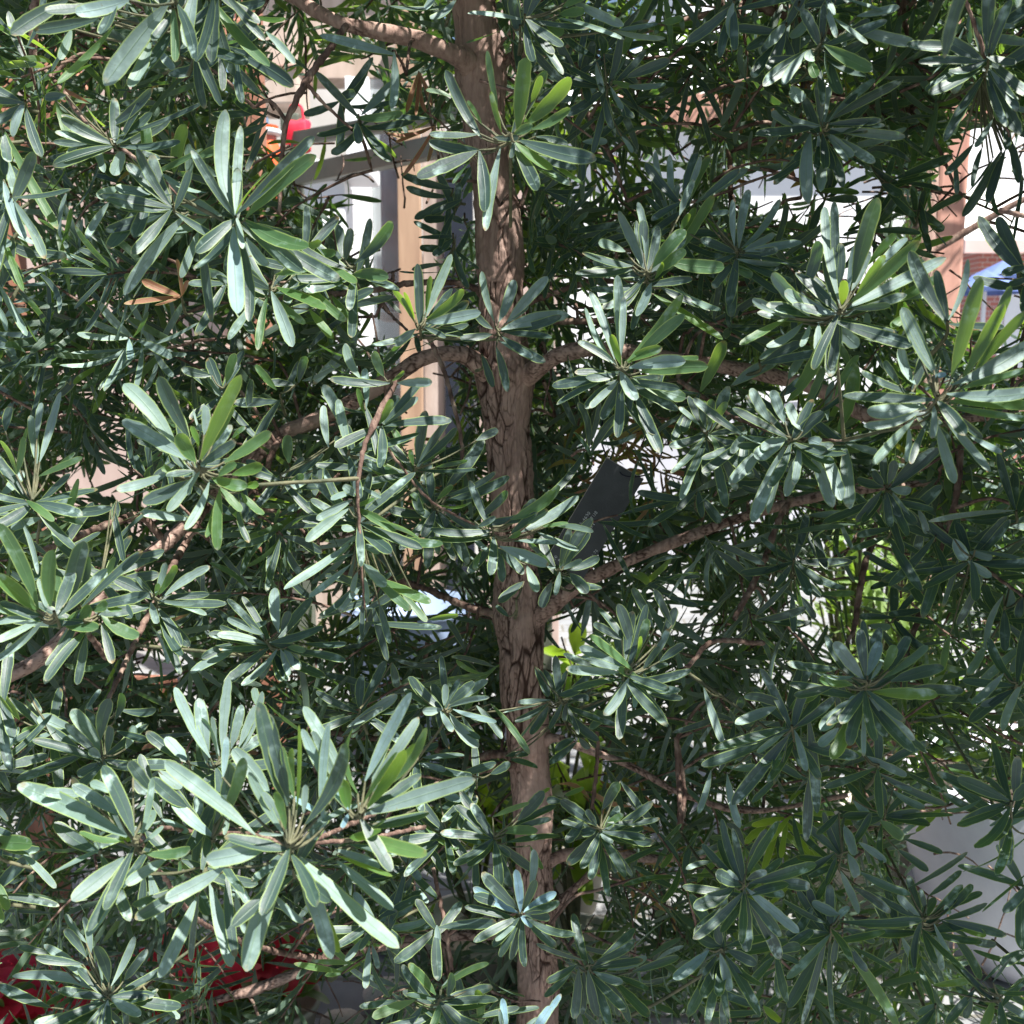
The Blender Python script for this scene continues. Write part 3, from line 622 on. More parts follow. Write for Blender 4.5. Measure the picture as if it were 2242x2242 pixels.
twigs = [
    from_q('A', (1930, 140, 34, 1.3), (1850, 250, 34, 1.28), (1700, 460, 40, 1.26), (1640, 580, 30, 1.25), (1590, 700, 28, 1.25), (1570, 870, 24, 1.25), (1555, 1180, 20, 1.25)),
    from_q('A', (1700, 460, 22, 1.26), (1780, 550, 18, 1.27), (1880, 650, 16, 1.28), (1960, 720, 12, 1.28)),
    from_q('E', (480, -80, 30, 1.35), (530, 50, 26, 1.33), (600, 210, 24, 1.31), (645, 390, 24, 1.29), (680, 520, 22, 1.28), (692, 680, 22, 1.27)),
    from_q('E', (350, 200, 34, 1.05), (290, 300, 34, 1.04), (200, 480, 36, 1.02), (150, 600, 26, 1.01), (115, 760, 24, 1.0), (110, 900, 18, 1.0), (130, 1240, 12, 1.0), (150, 1500, 10, 1.0)),
    from_q('E', (230, 480, 16, 1.05), (270, 600, 15, 1.06), (380, 750, 15, 1.07), (520, 910, 14, 1.08), (760, 1040, 12, 1.1)),
    from_q('E', (1145, 240, 22, 1.52), (1190, 370, 18, 1.54), (1210, 450, 14, 1.56)),
    from_q('E', (740, 230, 14, 1.5), (720, 330, 12, 1.48), (680, 430, 12, 1.46)),
    from_q('F', (640, 890, 34, 1.3), (570, 1010, 36, 1.28), (500, 1200, 34, 1.26), (440, 1340, 36, 1.24), (380, 1450, 34, 1.22), (315, 1570, 30, 1.2)),
    from_q('F', (1125, 900, 24, 1.3), (1095, 1120, 30, 1.28), (1050, 1250, 34, 1.26), (1010, 1450, 36, 1.24), (990, 1600, 28, 1.22), (950, 1700, 20, 1.2)),
    from_q('F', (1580, 600, 34, 1.32), (1560, 850, 36, 1.3), (1490, 1150, 38, 1.28), (1420, 1400, 38, 1.26), (1340, 1580, 34, 1.24), (1280, 1740, 28, 1.22)),
    from_q('D', (1560, 550, 34, 1.42), (1500, 680, 34, 1.38), (1480, 800, 30, 1.36), (1465, 950, 26, 1.35)),
    from_q('B', (1370, 580, 22, 1.42), (1420, 700, 26, 1.4), (1500, 830, 24, 1.38), (1560, 980, 20, 1.36), (1610, 1120, 16, 1.35)),
    from_q('B', (1110, 950, 20, 1.5), (1060, 1040, 22, 1.5), (1010, 1150, 24, 1.5)),
    from_q('I', (0, 340, 30, 1.35), (10, 560, 34, 1.33), (20, 700, 34, 1.31), (15, 850, 30, 1.3)),
    from_q('C', (1240, 60, 26, 1.4), (1310, 260, 30, 1.4), (1380, 480, 34, 1.4), (1300, 620, 28, 1.4)),
    from_q('H', (1440, 280, 22, 1.4), (1445, 450, 22, 1.38), (1415, 740, 24, 1.36)),
    from_q('H', (1890, 380, 30, 1.35), (1925, 650, 32, 1.33), (1905, 850, 34, 1.31)),
    from_q('H', (530, 1060, 22, 1.3), (560, 1210, 24, 1.28), (600, 1400, 26, 1.26), (635, 1640, 24, 1.25)),
    from_q('E', (500, 1680, 24, 1.6), (480, 1850, 24, 1.6), (470, 2100, 22, 1.6)),
    from_q('B', (150, 1610, 20, 1.42), (260, 1720, 16, 1.38), (400, 1850, 16, 1.3), (460, 1880, 12, 1.22)),
    from_q('A', (200, 330, 20, 1.28), (330, 480, 22, 1.2), (480, 680, 22, 1.14), (640, 800, 22, 1.08), (860, 960, 18, 1.02), (1000, 1100, 14, 1.0)),
    from_q('F', (0, 230, 26, 1.2), (150, 330, 24, 1.16), (300, 430, 22, 1.12), (500, 510, 20, 1.08), (700, 560, 18, 1.04), (930, 570, 12, 1.0)),
    from_q('F', (1260, 900, 20, 1.15), (1450, 1050, 22, 1.12), (1620, 1190, 22, 1.1), (1780, 1330, 20, 1.06), (1930, 1440, 16, 1.02)),
    from_q('C', (1560, -120, 22, .95), (1620, 40, 20, .95), (1680, 200, 20, .96), (1740, 420, 18, .97), (1800, 600, 16, .98), (1860, 780, 12, .98)),
    from_q('H', (1180, 1380, 16, 1.3), (1330, 1560, 24, 1.22), (1480, 1700, 22, 1.18), (1600, 1900, 18, 1.15)),
    from_q('C', (700, 360, 16, 1.3), (690, 640, 14, 1.3), (685, 900, 12, 1.3), (690, 1100, 10, 1.3)),
    from_q('F', (480, 1700, 30, 1.2), (200, 1690, 28, 1.15), (60, 1830, 26, 1.12), (-100, 1900, 22, 1.08)),
    from_q('H', (640, 660, 20, 1.3), (740, 790, 24, 1.22), (850, 890, 20, 1.15), (950, 1000, 14, 1.12)),
]
branch_pts = []
def px_tube(l):
    pts = [P2(x, y, Y) for x, y, w, Y in l]; rad = [w * 1.16046 / F * Y / 2 for x, y, w, Y in l]; return pts, rad
def twig_tube(name, pts, rad, par_fn):
    c, r = resample(pts, rad, .005)
    s = np.arange(len(c)) * .005; r = r * (1 + .16 * np.maximum(0, np.sin(s * 2 * np.pi / .021 + 2 * np.sin(s * 40))) ** 3 + .07 * NR.normal(0, 1, len(c)))
    c = c + NR.normal(0, .0004, c.shape)
    V, Fq = tube_arrays(c, r, 10, .1, rnd.random() * 50)
    return par_fn(mesh_obj(name, np_mesh(name, V, Fq), TWIG))
for l in limbs:
    pts, rad = px_tube(l)
    rad = [r if r > .0065 else r * 1.0 for r in rad]
    if rad[0] > .009: tree_part(bark_tube('branch', pts, rad, .0025, 48, .0013, None, .7, 26, 90))
    else: twig_tube('branch', pts, rad, tree_part)
    branch_pts += [tuple(p) for p in catmull(pts, 8)]
for l in twigs:
    pts, rad = px_tube(l); twig_tube('twig', pts, rad, tree_part); branch_pts += [tuple(p) for p in catmull(pts, 6)]
BP = np.array(branch_pts); TX0 = -.06

# ------------------------------------------------------------------ leaf clusters traced by hand
# cluster: quadrant, Y, centre; leaves: tip x, tip y, width, type[, base x, base y]
TYPES = {'d': (.3, .10, .0), 'g': (.7, .08, .60), 'p': (.8, .62, .16), 'b': (.4, .62, .0), 'y': (.9, .03, .85), 'B': (.5, .98, .0), 'r': (.5, .1, .2)}  # pale type: real wax bloom plus sunlit paleness put into the bloom value
CL = """
A 0.95 1310 1200 | 1255 610 105 b; 1340 700 60 p; 1750 760 95 d; 1760 865 100 g 1370 1210; 1495 960 24 g; 860 1000 110 p 1235 1205; 640 1045 95 p 870 1065; 540 1095 70 p 660 1040; 905 965 60 p 1160 1070; 690 1640 80 b 1050 1180; 970 1300 70 p 1160 1205; 1715 1375 105 g 1350 1215; 1685 1510 100 d 1350 1230; 1890 1560 105 d 1520 1330; 1320 1745 105 p 1300 1260; 1385 1790 70 d 1330 1300; 1350 1385 42 p 1315 1200; 1005 1545 60 b 1110 1280; 1180 1790 65 d 1110 1280; 660 1090 60 d 960 1080; 1490 1480 65 b 1370 1320; 745 1320 85 d 830 1110; 600 1385 95 d 790 1120; 480 1330 50 b 610 1120
A 1.05 1500 1590 | 1815 1720 75 y 1540 1600; 1930 1790 60 g 1640 1530; 1850 1885 60 g 1720 1720; 1630 1930 80 p 1510 1620; 1430 1950 50 g 1490 1640; 1740 1490 50 g 1530 1530; 1790 1345 50 y 1620 1420; 1270 1890 55 p 1440 1660; 1140 1500 60 p 1260 1540; 1870 1410 60 g 1740 1400; 1700 1800 50 g 1560 1680
A 0.88 950 -60 | 580 475 115 b 950 0; 720 485 80 p 840 230; 60 190 95 d 380 0; 190 170 80 d 560 100; 420 70 95 b 720 0; 975 345 55 g 960 0; 1040 260 80 p 1100 -80; 330 330 60 p 400 160; 320 465 45 g 640 140; 250 60 80 d 560 30; 560 190 90 d 640 -40
A 0.95 1180 -80 | 1500 370 75 g 1150 -40; 1235 590 62 d 1060 200; 1475 225 60 d 1240 -50; 1640 355 58 p 1480 175; 1310 200 60 d 1180 0; 1590 105 36 y 1420 90
A 1.12 1240 240 | 1635 480 90 d 1250 255; 1350 575 55 d 1320 320; 1240 505 50 d 1225 260; 1350 220 30 y 1240 240; 960 420 36 p 1100 340; 970 390 55 p 840 210
A 1.06 640 800 | 850 495 75 d 590 712; 1130 570 36 d 610 770; 800 670 78 g 830 870; 1030 690 85 g 965 965; 735 825 70 d 840 950; 1050 800 70 p 1050 1040; 630 975 75 p 690 820; 1130 830 50 g 850 960; 345 945 52 p 465 700; 580 960 50 b 490 690; 380 775 50 g 310 560; 590 710 30 g 480 590; 1230 820 60 g 1080 880; 1210 980 36 p 1100 880; 250 545 60 d 370 530; 70 760 55 b 140 560; 90 1100 50 p 10 830
A 1.02 60 1080 | 320 1275 65 g 20 720; 140 1330 62 p 20 1000; 215 1320 50 p 80 1120; 150 1870 45 p -20 1560; 40 1840 45 p -30 1680; 60 1370 70 b -60 1310; 130 1620 40 y -10 1260; 250 1440 60 p 130 1190
A 1.18 1010 1650 | 790 1560 58 r; 985 1440 30 r; 690 1690 38 r; 1050 1560 32 r; 860 1700 26 r
B 0.98 960 740 | 600 390 75 d 800 770; 830 282 42 g 890 620; 1045 320 100 y 1000 730; 1130 420 48 g 1075 570; 1295 432 95 g 1040 700; 1295 610 80 g 1080 720; 850 510 36 y 910 740; 1085 700 60 g 980 745; 1438 890 105 d 1000 775; 1192 945 75 y 985 790; 1222 990 30 y 1110 940; 1362 1030 65 g 1180 900; 1280 805 50 d 1100 760; 508 745 60 d 790 745; 508 790 80 d 790 835; 440 985 105 d 775 840; 640 1022 18 g 760 870; 818 1178 82 d 785 835; 820 1285 62 p 905 820; 1010 765 45 d 860 765; 720 560 30 g 800 690; 490 500 40 g 640 545; 960 880 36 d 975 790
B 1.08 1720 1510 | 1562 1175 68 b 1700 1500; 1670 1125 52 p 1715 1480; 1935 1280 92 g 1750 1490; 1935 1390 75 g 1770 1520; 1360 1410 82 d 1640 1480; 1322 1525 75 d 1640 1500; 1700 1225 72 d 1700 1400; 1810 1460 36 y 1765 1550; 1665 1760 78 p 1745 1570; 1560 1725 60 d 1690 1570; 2150 1490 100 g 1830 1450; 2140 1890 75 y 1760 1640; 2070 1730 70 d 1800 1600; 2130 1725 45 p 1860 1590; 1960 1190 50 y 1910 1280; 1980 1000 60 b 1900 1200; 1450 1350 70 p 1600 1400
E 1.0 1580 165 | 1375 -170 58 p 1530 140; 1400 -260 68 p 1540 120; 1555 -350 72 p 1570 100; 1590 -230 50 b 1575 100; 1920 -240 80 g 1610 130; 1930 -130 80 g 1640 130; 1520 -20 50 y 1575 150; 1805 55 72 y 1600 130; 1935 130 90 b 1620 165; 1935 335 95 g 1640 220; 1662 345 78 p 1570 180; 1380 222 62 d 1560 200; 1468 455 78 d 1590 230; 1795 640 82 d 1655 300; 1335 20 60 d 1550 150; 1400 390 50 b 1560 240; 2060 160 90 g 1680 190; 1600 430 70 d 1640 300
B 1.15 880 1820 | 800 1510 46 p 870 1790; 983 1558 70 b 895 1790; 1168 1540 72 b 940 1790; 1283 1752 90 b 910 1835; 680 1885 62 d 860 1860; 945 2180 68 d 880 1930; 1085 1990 52 p 900 1900; 1155 2015 62 d 910 1870; 865 2155 48 d 800 1970; 1190 1880 60 d 930 1850; 760 1740 50 d 860 1830; 1060 1700 40 b 930 1800
B 1.10 455 1810 | 632 1415 62 p 470 1790; 515 1535 36 y 490 1740; 702 1612 60 g 490 1780; 795 1740 75 b 490 1800; 740 1745 45 y 600 1770; 308 1610 26 g 430 1800; 370 1625 22 y 430 1780; 310 1920 60 d 430 1830; 600 1880 40 d 480 1820
B 1.06 90 1470 | 302 1232 75 d 90 1470; 282 1542 78 g 80 1530; 105 1575 62 y -70 1450; 62 1772 40 g -40 1640; 70 1270 60 d 40 1450; 150 1370 40 d 160 1520; 0 1250 70 d 20 1430
B 1.28 120 650 | 310 458 62 b 130 640; 362 632 60 g 100 655; 100 520 60 d 10 540; 330 880 20 g 160 760; 120 800 60 d 100 680
B 1.33 450 400 | 380 625 36 r; 430 645 30 r; 490 625 30 r; 520 590 26 r; 450 560 30 r
B 1.30 540 700 | 270 742 42 r; 362 980 28 r; 500 900 26 r; 320 790 24 r
B 1.36 640 1300 | 420 1235 50 d 640 1345; 340 1512 28 d 600 1510; 410 1500 26 d 600 1470; 520 1190 48 d 690 1110; 350 970 55 d 640 1050; 700 1240 40 d 620 1200
B 1.10 1040 80 | 1372 62 60 y 1230 80; 1255 190 62 y 1150 110; 1592 142 60 b 1290 0; 1595 222 40 p 1220 100; 1780 135 72 b 1560 165; 1822 212 26 p 1530 170; 722 75 46 b 1030 110; 712 240 26 d 960 140; 515 105 60 b 660 -10; 480 60 50 b 560 -60; 1130 200 50 p 1050 170; 1920 100 50 g 1800 130; 1400 -40 60 g 1250 40
B 1.18 1500 470 | 1825 470 56 b 1600 475; 1600 305 30 p 1530 440; 1690 385 80 d 1480 300; 1472 520 50 p 1440 345; 1582 610 40 p 1515 480; 1530 720 46 d 1490 540; 1310 550 70 d 1345 380; 1850 335 70 d 1600 430; 1620 480 36 y 1520 455; 1500 790 50 b 1360 790; 1640 850 30 b 1580 760
B 1.18 1860 1220 | 1765 840 46 b 1850 1220; 1846 860 46 b 1860 1220; 1892 1020 50 b 1870 1230; 2070 870 56 g 1950 1130; 2280 940 62 b 1990 1130; 1960 1010 50 d 1900 1200
C 1.1 815 715 | 525 625 72 b 800 700; 438 745 70 d 790 700; 1102 440 58 b 840 680; 1262 440 62 d 850 670; 1272 762 62 b 850 715; 1158 700 42 d 840 700; 1103 905 62 b 870 755; 985 868 60 b 850 740; 950 898 40 b 830 740; 800 1065 66 b 785 740; 728 1132 80 b 745 740; 845 480 62 b 820 680; 790 450 64 d 800 680; 1140 670 50 d 840 690; 640 700 40 b 790 705; 560 780 50 d 700 720
C 1.05 800 240 | 590 470 62 b 730 280; 640 215 82 p 745 80; 1088 390 82 g 820 250; 738 342 70 p 750 275; 890 210 42 p 820 20; 1062 245 42 p 860 90; 1322 240 72 b 960 150; 1172 270 62 y 1040 150; 912 525 72 d 860 330; 1148 62 36 p 890 -20; 870 85 62 p 830 -20; 778 430 62 g 740 330; 860 465 20 p 830 260; 1240 40 60 b 1000 90; 930 260 40 b 940 170; 700 565 92 p 635 480; 700 60 60 b 620 -60; 310 230 60 b 320 0; 490 250 70 b 610 130
C 0.95 1740 300 | 1890 345 72 d 1725 315; 1920 40 62 p 1640 115; 1815 680 76 g 1755 480; 1835 835 50 d 1830 650; 1590 1205 66 d 1810 830; 1545 1140 32 d 1760 880; 1712 1165 50 d 1810 860; 1790 1200 50 d 1750 1000; 1495 975 58 d 1650 800; 1550 745 24 p 1660 500; 1560 1085 36 d 1550 900; 1590 380 30 b 1650 250; 1840 1290 30 d 1900 900; 1490 560 30 b 1640 330; 1660 820 40 b 1760 660; 1950 240 60 b 1700 200; 1960 480 50 b 1760 460; 1960 620 40 b 1800 560; 1480 340 26 p 1620 100; 1640 240 30 b 1630 60; 1960 760 50 d 1860 700; 1860 1430 18 d 1930 1000; 1730 1130 60 d 1830 830; 1900 1020 60 d 1850 760; 1540 660 30 d 1700 430; 1420 420 24 b 1600 150; 1640 1040 40 d 1700 820; 1880 150 40 b 1660 130; 1900 560 40 p 1740 380
C 0.90 910 1720 | 822 1150 68 p 905 1690; 875 1120 60 d 880 1560; 1118 1100 105 d 980 1590; 985 1370 42 p 950 1650; 1218 1300 62 y 1060 1480; 1348 1340 82 g 960 1690; 1282 1325 64 b 1090 1530; 1498 1435 88 b 940 1720; 1470 1535 70 g 1150 1690; 1480 1640 42 b 930 1740; 930 1560 60 y 920 1700; 530 1520 88 p 740 1760; 600 1620 104 b 890 1750; 1075 1400 52 b 970 1620; 1160 1420 56 g 1000 1640; 1310 1925 98 d 860 1780; 1010 1930 90 p 850 1790; 500 1930 60 p 700 1800; 420 1665 62 b 660 1770; 350 1920 62 g 620 1770; 790 1340 82 d 700 1620; 910 1350 60 d 900 1600; 690 1930 40 p 740 1810; 1060 1740 50 p 1040 1860; 780 1960 50 b 790 1800; 1190 1700 50 d 980 1720
F 0.84 1450 320 | 1255 -170 95 p 1450 215; 1255 -170 50 p 1430 180; 1620 -440 42 b 1510 -100; 1690 -340 95 g 1530 220; 1860 -290 68 g 1590 200; 1825 -190 82 g 1590 230; 1950 -150 70 g 1640 210; 1190 -60 60 y 1280 -140; 1980 20 112 b 1530 260; 1980 300 112 b 1500 310; 1980 375 70 g 1520 350; 1058 410 100 p 1380 370; 1025 190 68 d 1330 310; 1245 45 70 p 1330 260; 1090 700 62 p 1330 440; 1280 690 46 b 1290 490; 1745 745 62 p 1465 400; 1545 810 84 b 1450 480; 1040 490 62 b 1350 410; 1500 200 40 B 1420 215; 1150 130 60 d 1240 260; 1810 640 46 p 1620 540; 1980 180 80 g 1580 280; 1700 560 50 d 1500 400; 1300 700 50 d 1400 460; 1420 560 50 b 1430 370; 1980 460 60 g 1520 380
C 1.12 340 1395 | 400 1055 62 b 345 1380; 312 1110 42 b 320 1370; 575 1108 52 b 360 1380; 695 1350 72 b 380 1400; 575 1470 42 b 330 1440; 465 1500 52 g 300 1460; 350 945 60 d 130 1120; 135 870 44 b 40 1100; 205 1088 66 g 0 1420; 100 1155 50 y 50 1290; 545 1300 50 b 370 1390; 230 1290 50 g 130 1180; 290 1180 50 b 180 1190; 420 1540 60 g 310 1480
C 1.35 1160 1010 | 1535 870 62 d 1200 1000; 1252 1085 62 d 1130 1000; 1485 1285 62 d 1370 1165; 1015 1075 52 g 770 1060; 960 1010 24 g 900 1070; 950 1285 28 d 1060 1240; 925 1305 32 d 1050 1290; 1500 1370 20 d 1400 1250; 1230 1030 60 d 1080 920; 1480 1060 40 d 1240 1020; 1450 1270 24 g 1290 1150; 1390 1310 40 d 1350 1110
C 0.9 1960 1500 | 1805 1525 56 d 1960 1480; 1850 1585 52 d 1960 1540
D 0.86 1110 700 | 690 255 110 p 985 610; 885 215 98 d 1055 560; 1342 205 88 g 1115 680; 680 460 98 p 1065 690; 998 530 100 g 1090 690; 1512 530 105 g 1250 690; 1315 580 82 d 1115 705; 1300 380 52 g 1180 600; 1140 375 62 b 1135 540; 1075 395 16 b 1130 550; 1063 490 42 y 1110 600; 1462 715 80 g 1290 760; 1320 705 80 g 1210 770; 1380 830 86 g 1180 780; 1440 820 56 y 1360 820; 1345 965 62 g 1225 830; 1465 985 62 g 1340 860; 1385 1140 50 d 1320 940; 1210 1182 70 g 1225 840; 1030 1065 56 p 1165 800; 930 965 66 p 1115 740; 795 915 96 d 1080 790; 648 845 78 b 940 750; 785 970 70 b 1060 1010; 925 770 76 d 1080 740; 1150 1110 52 g 1200 900; 900 720 50 g 960 750; 1370 500 56 g 1290 560; 1330 530 40 g 1310 560
D 0.84 300 1520 | -10 1030 92 g 215 1515; -30 1320 100 g 205 1515; 215 1340 50 p 255 1525; 295 1180 105 g 280 1495; 465 1130 115 d 390 1490; -30 1500 70 p 205 1540; -30 1590 50 p 215 1550; -30 1690 56 p 225 1570; -30 1800 55 b 240 1575; 248 1925 62 b 375 1610; 428 1930 62 d 480 1650; 515 1510 110 g 350 1595; 545 1620 105 g 320 1565; 600 1480 72 g 510 1515; 772 1665 92 g 560 1545; 625 1812 62 d 565 1590; 670 1520 60 g 590 1490; 500 1220 60 d 460 1430
D 1.0 560 1350 | 645 1225 82 g 530 1375; 772 1360 72 d 590 1392; 915 1185 52 d 740 1225; 690 1245 56 d 620 920; 600 1290 50 d 560 1400; 640 1000 50 d 650 900
D 1.0 860 1440 | 925 1250 56 p 865 1420; 985 1265 58 g 885 1430; 1168 1270 60 b 910 1440; 1165 1425 52 d 890 1445; 1085 1478 34 p 880 1455; 1150 1540 42 p 960 1485; 875 1590 54 p 840 1470; 938 1815 30 b 840 1600; 880 1365 34 y 865 1440; 760 1330 40 d 840 1420; 770 1570 40 b 780 1440
D 0.98 180 900 | 232 360 48 b 205 560; 340 300 62 b 220 690; 170 430 62 p 205 700; 460 665 48 g 215 770; 392 755 56 d 165 975; 130 550 42 g 90 770; 5 570 42 g 90 760; 130 740 72 b 0 880; 440 785 62 g 360 1000; 212 1315 36 b 100 970; 20 900 60 b 200 980; 300 1020 50 g 140 900; 60 1060 60 b 230 1000; 420 640 40 g 280 740; 60 380 60 d 30 520; 150 500 40 y 120 600; 340 1160 60 p 290 1010; 320 1470 100 g 270 1200
D 1.05 1480 1680 | 1265 1560 62 b 1470 1655; 1208 1650 66 b 1475 1700; 1530 1390 76 b 1550 1640; 1800 1608 72 d 1500 1695; 1925 1800 60 d 1640 1740; 1060 1865 82 b 1300 1745; 1640 1830 60 b 1580 1720; 1610 1880 52 b 1560 1730; 1345 1935 62 b 1545 1730; 1700 1742 42 g 1600 1720; 1490 1580 60 d 1300 1590; 1610 1520 60 d 1560 1640; 1120 1780 60 d 1300 1700; 1450 1900 60 d 1530 1740; 1930 1700 50 d 1700 1700
D 1.18 1560 760 | 1800 260 82 p 1930 520; 1800 375 56 p 1830 610; 1450 580 60 d 1320 640; 1600 540 70 g 1610 700; 1770 650 80 d 1740 900; 1620 830 70 p 1740 740; 1560 790 40 p 1700 880; 1690 760 60 d 1560 870; 1600 960 50 b 1720 900; 1100 540 70 d 1000 620; 1160 110 70 d 1240 310; 1145 165 60 b 1240 330; 1010 170 60 d 1180 210; 1420 150 50 g 1540 290; 1310 85 60 g 1260 250; 1400 230 50 d 1390 430; 1480 250 60 d 1640 260; 1700 100 60 d 1660 250
E 1.0 115 1000 | 150 170 60 p 155 400; 40 30 58 p 130 230; 0 340 64 p 65 620; 200 75 64 g 255 215; 105 280 42 y 150 420; 445 330 56 b 255 480; 525 245 62 b 330 250; 370 185 30 y 300 240; 320 1075 62 y 95 945; 585 1145 62 g 200 1090; 205 895 42 y 100 935; 460 1120 30 p 120 1030; 265 1385 82 p 140 1255; 405 1515 62 g 165 1290; 520 1475 72 g 240 1340; 495 1580 52 g 345 1400; 345 1390 62 d 150 1510; 10 1520 52 p 130 1380; 80 1420 42 p 110 1300; -180 1130 70 p 60 950; -300 1400 72 p 60 1150; -190 1290 56 p 90 1200; -60 1250 50 p 100 1100; -120 1010 60 p 80 900; 30 820 60 p 110 880; 240 890 30 p 110 820; -40 900 50 p 90 850; -160 1440 50 p 70 1260; 130 1650 40 d 140 1450; 290 1700 60 d 230 1480; -80 1540 50 d 70 1400; 300 340 50 g 230 480; 230 1200 50 p 130 1150; 20 1060 60 p 100 1060; 160 1490 40 p 150 1330; 580 1610 50 d 160 1580; 670 1540 50 g 500 1570
E 1.1 430 715 | 490 405 78 d 440 700; 662 505 66 d 450 700; 812 560 84 d 590 850; 400 620 36 y 420 710; 250 540 72 d 410 715; 360 800 90 g 130 680; 890 510 60 d 770 570; 600 610 36 g 470 700; 720 680 30 d 540 720; 350 590 50 g 290 480
E 1.1 530 920 | 508 745 62 d 515 900; 955 775 76 d 600 905; 878 745 42 d 590 880; 745 915 38 y 560 930; 725 1258 88 d 560 960; 845 1095 70 d 590 960; 450 960 60 p 530 1000; 470 1110 66 d 540 960; 640 820 40 y 550 900; 400 860 50 g 480 920
E 1.08 860 1050 | 1238 830 92 g 960 1010; 1032 1000 62 d 780 1040; 1112 975 64 d 960 1090; 1340 880 76 b 1020 1080; 1422 1078 42 p 1190 1040; 1282 1030 40 g 1140 1050; 1342 1182 50 b 1110 1080; 1218 1140 46 b 970 1130; 1172 1265 84 b 900 1160; 1035 1312 72 d 880 1170; 945 855 62 d 760 1020; 840 1192 42 p 740 1090; 1108 1415 66 p 1050 1265; 1100 895 60 d 990 1020; 1020 1080 40 g 950 1110; 760 1290 40 g 800 1180; 880 1000 50 d 780 1050; 870 1290 50 d 850 1150; 1170 960 60 d 1000 1050; 1160 930 40 y 1080 960
E 1.12 1230 1285 | 1402 1080 62 d 1250 1270; 1290 1055 54 d 1240 1270; 1362 1240 44 b 1240 1290; 1210 1432 42 p 1235 1300; 1455 1220 62 d 1290 1295; 1050 1120 30 d 1200 1275; 1120 1240 50 b 1210 1280; 1390 1420 82 d 1290 1310; 1130 1500 70 d 1190 1360; 895 1470 64 d 1035 1355; 880 1490 40 d 950 1550; 1340 1160 60 d 1260 1270
E 0.98 1600 1860 | 1398 1660 92 g 1640 1850; 1345 1720 82 b 1600 1840; 1355 1775 62 b 1600 1850; 1268 1842 66 b 1570 1860; 1560 1480 82 d 1640 1740; 1640 1520 72 d 1600 1800; 1690 1660 30 g 1640 1830; 1440 1500 64 d 1600 1700; 1560 1840 60 g 1680 1900; 1720 1560 60 d 1660 1760; 1640 1390 60 d 1760 1620; 1790 1720 60 d 1700 1840; 1840 1620 50 b 1740 1800; 1420 1590 60 d 1580 1680; 1880 1500 70 d 1800 1700; 1760 1400 60 d 1860 1600; 1480 2100 70 b 1620 1890; 1650 2060 40 b 1660 1880; 1740 1980 50 d 1700 1860; 1930 1700 60 d 1790 1800
F 1.0 640 560 | 435 665 104 p 612 545; 290 812 78 b 545 540; 418 1025 84 b 605 590; 605 882 80 b 745 565; 870 942 82 b 740 605; 915 905 84 b 800 590; 962 950 88 b 935 590; 1120 642 62 b 940 590; 412 280 72 p 520 470; 530 290 74 p 600 470; 622 362 82 p 700 520; 510 980 60 b 600 600; 800 590 84 B 730 560; 300 640 60 p 390 520; 250 680 40 g 370 560; 1040 540 40 b 930 570; 650 820 50 b 680 580; 1080 560 60 d 960 560; 470 620 70 b 600 560
F 1.1 720 400 | 812 35 88 g 610 360; 822 160 52 g 700 440; 992 135 96 g 890 530; 1010 95 52 g 880 330; 868 240 50 p 840 460; 270 15 84 g 130 300; 120 120 84 g -50 110; 700 100 60 p 620 230; 560 130 80 p 300 270; 900 40 50 g 960 160; 460 120 70 p 620 0; 700 220 60 d 560 330
F 1.06 1170 840 | 1455 615 78 d 1195 825; 998 790 64 d 1150 830; 1000 1025 62 d 1140 850; 1445 985 84 d 1250 900; 1212 680 62 d 1175 820; 1150 660 64 d 1165 815; 1305 850 64 b 1190 840; 1170 1035 50 d 1150 860; 1390 1090 52 b 1340 950; 1300 1020 50 b 1210 870; 1260 980 60 b 1200 860; 1090 740 60 d 1150 820; 1350 720 50 d 1210 820
F 1.08 170 520 | 60 682 52 b 150 530; 275 942 68 d 210 620; 10 385 42 p 130 490; 140 355 52 d 160 500; 195 340 62 d 180 490; 280 355 52 g 200 475; 20 900 60 b 140 580; 245 680 40 g 190 540; 380 590 40 p 370 480; 320 700 40 p 360 540; 80 600 60 d 150 520; 330 850 60 d 230 620
F 1.2 560 760 | 720 700 50 d 560 640; 450 960 60 d 560 760; 500 680 60 d 470 560; 350 680 60 d 470 790; 800 700 60 d 900 640; 600 740 60 b 700 640; 820 740 50 d 730 620; 360 830 40 d 480 860; 240 1030 70 d 130 880; 140 1000 50 d 120 850; 0 960 50 d 110 850
F 1.04 1640 1220 | 1610 1235 86 b 1540 1115; 1755 1225 62 b 1625 1190; 1850 1500 82 b 1850 1385; 1630 1130 52 b 1935 1115; 1930 1230 40 b 1660 1180; 1560 1595 62 d 1710 1300; 1480 1500 40 d 1570 1220; 1720 1740 50 p 1820 1430; 1900 1560 60 d 1920 1440; 1370 1560 70 d 1480 1230; 1180 1380 60 d 1440 1100; 1000 1100 50 d 1200 1060; 1400 1020 30 b 1890 960; 1480 1850 50 g 1520 1650; 1620 1880 60 p 1720 1700; 1680 1930 60 b 1930 1700; 1860 1860 60 b 1960 1700; 1750 1330 60 b 1620 1240
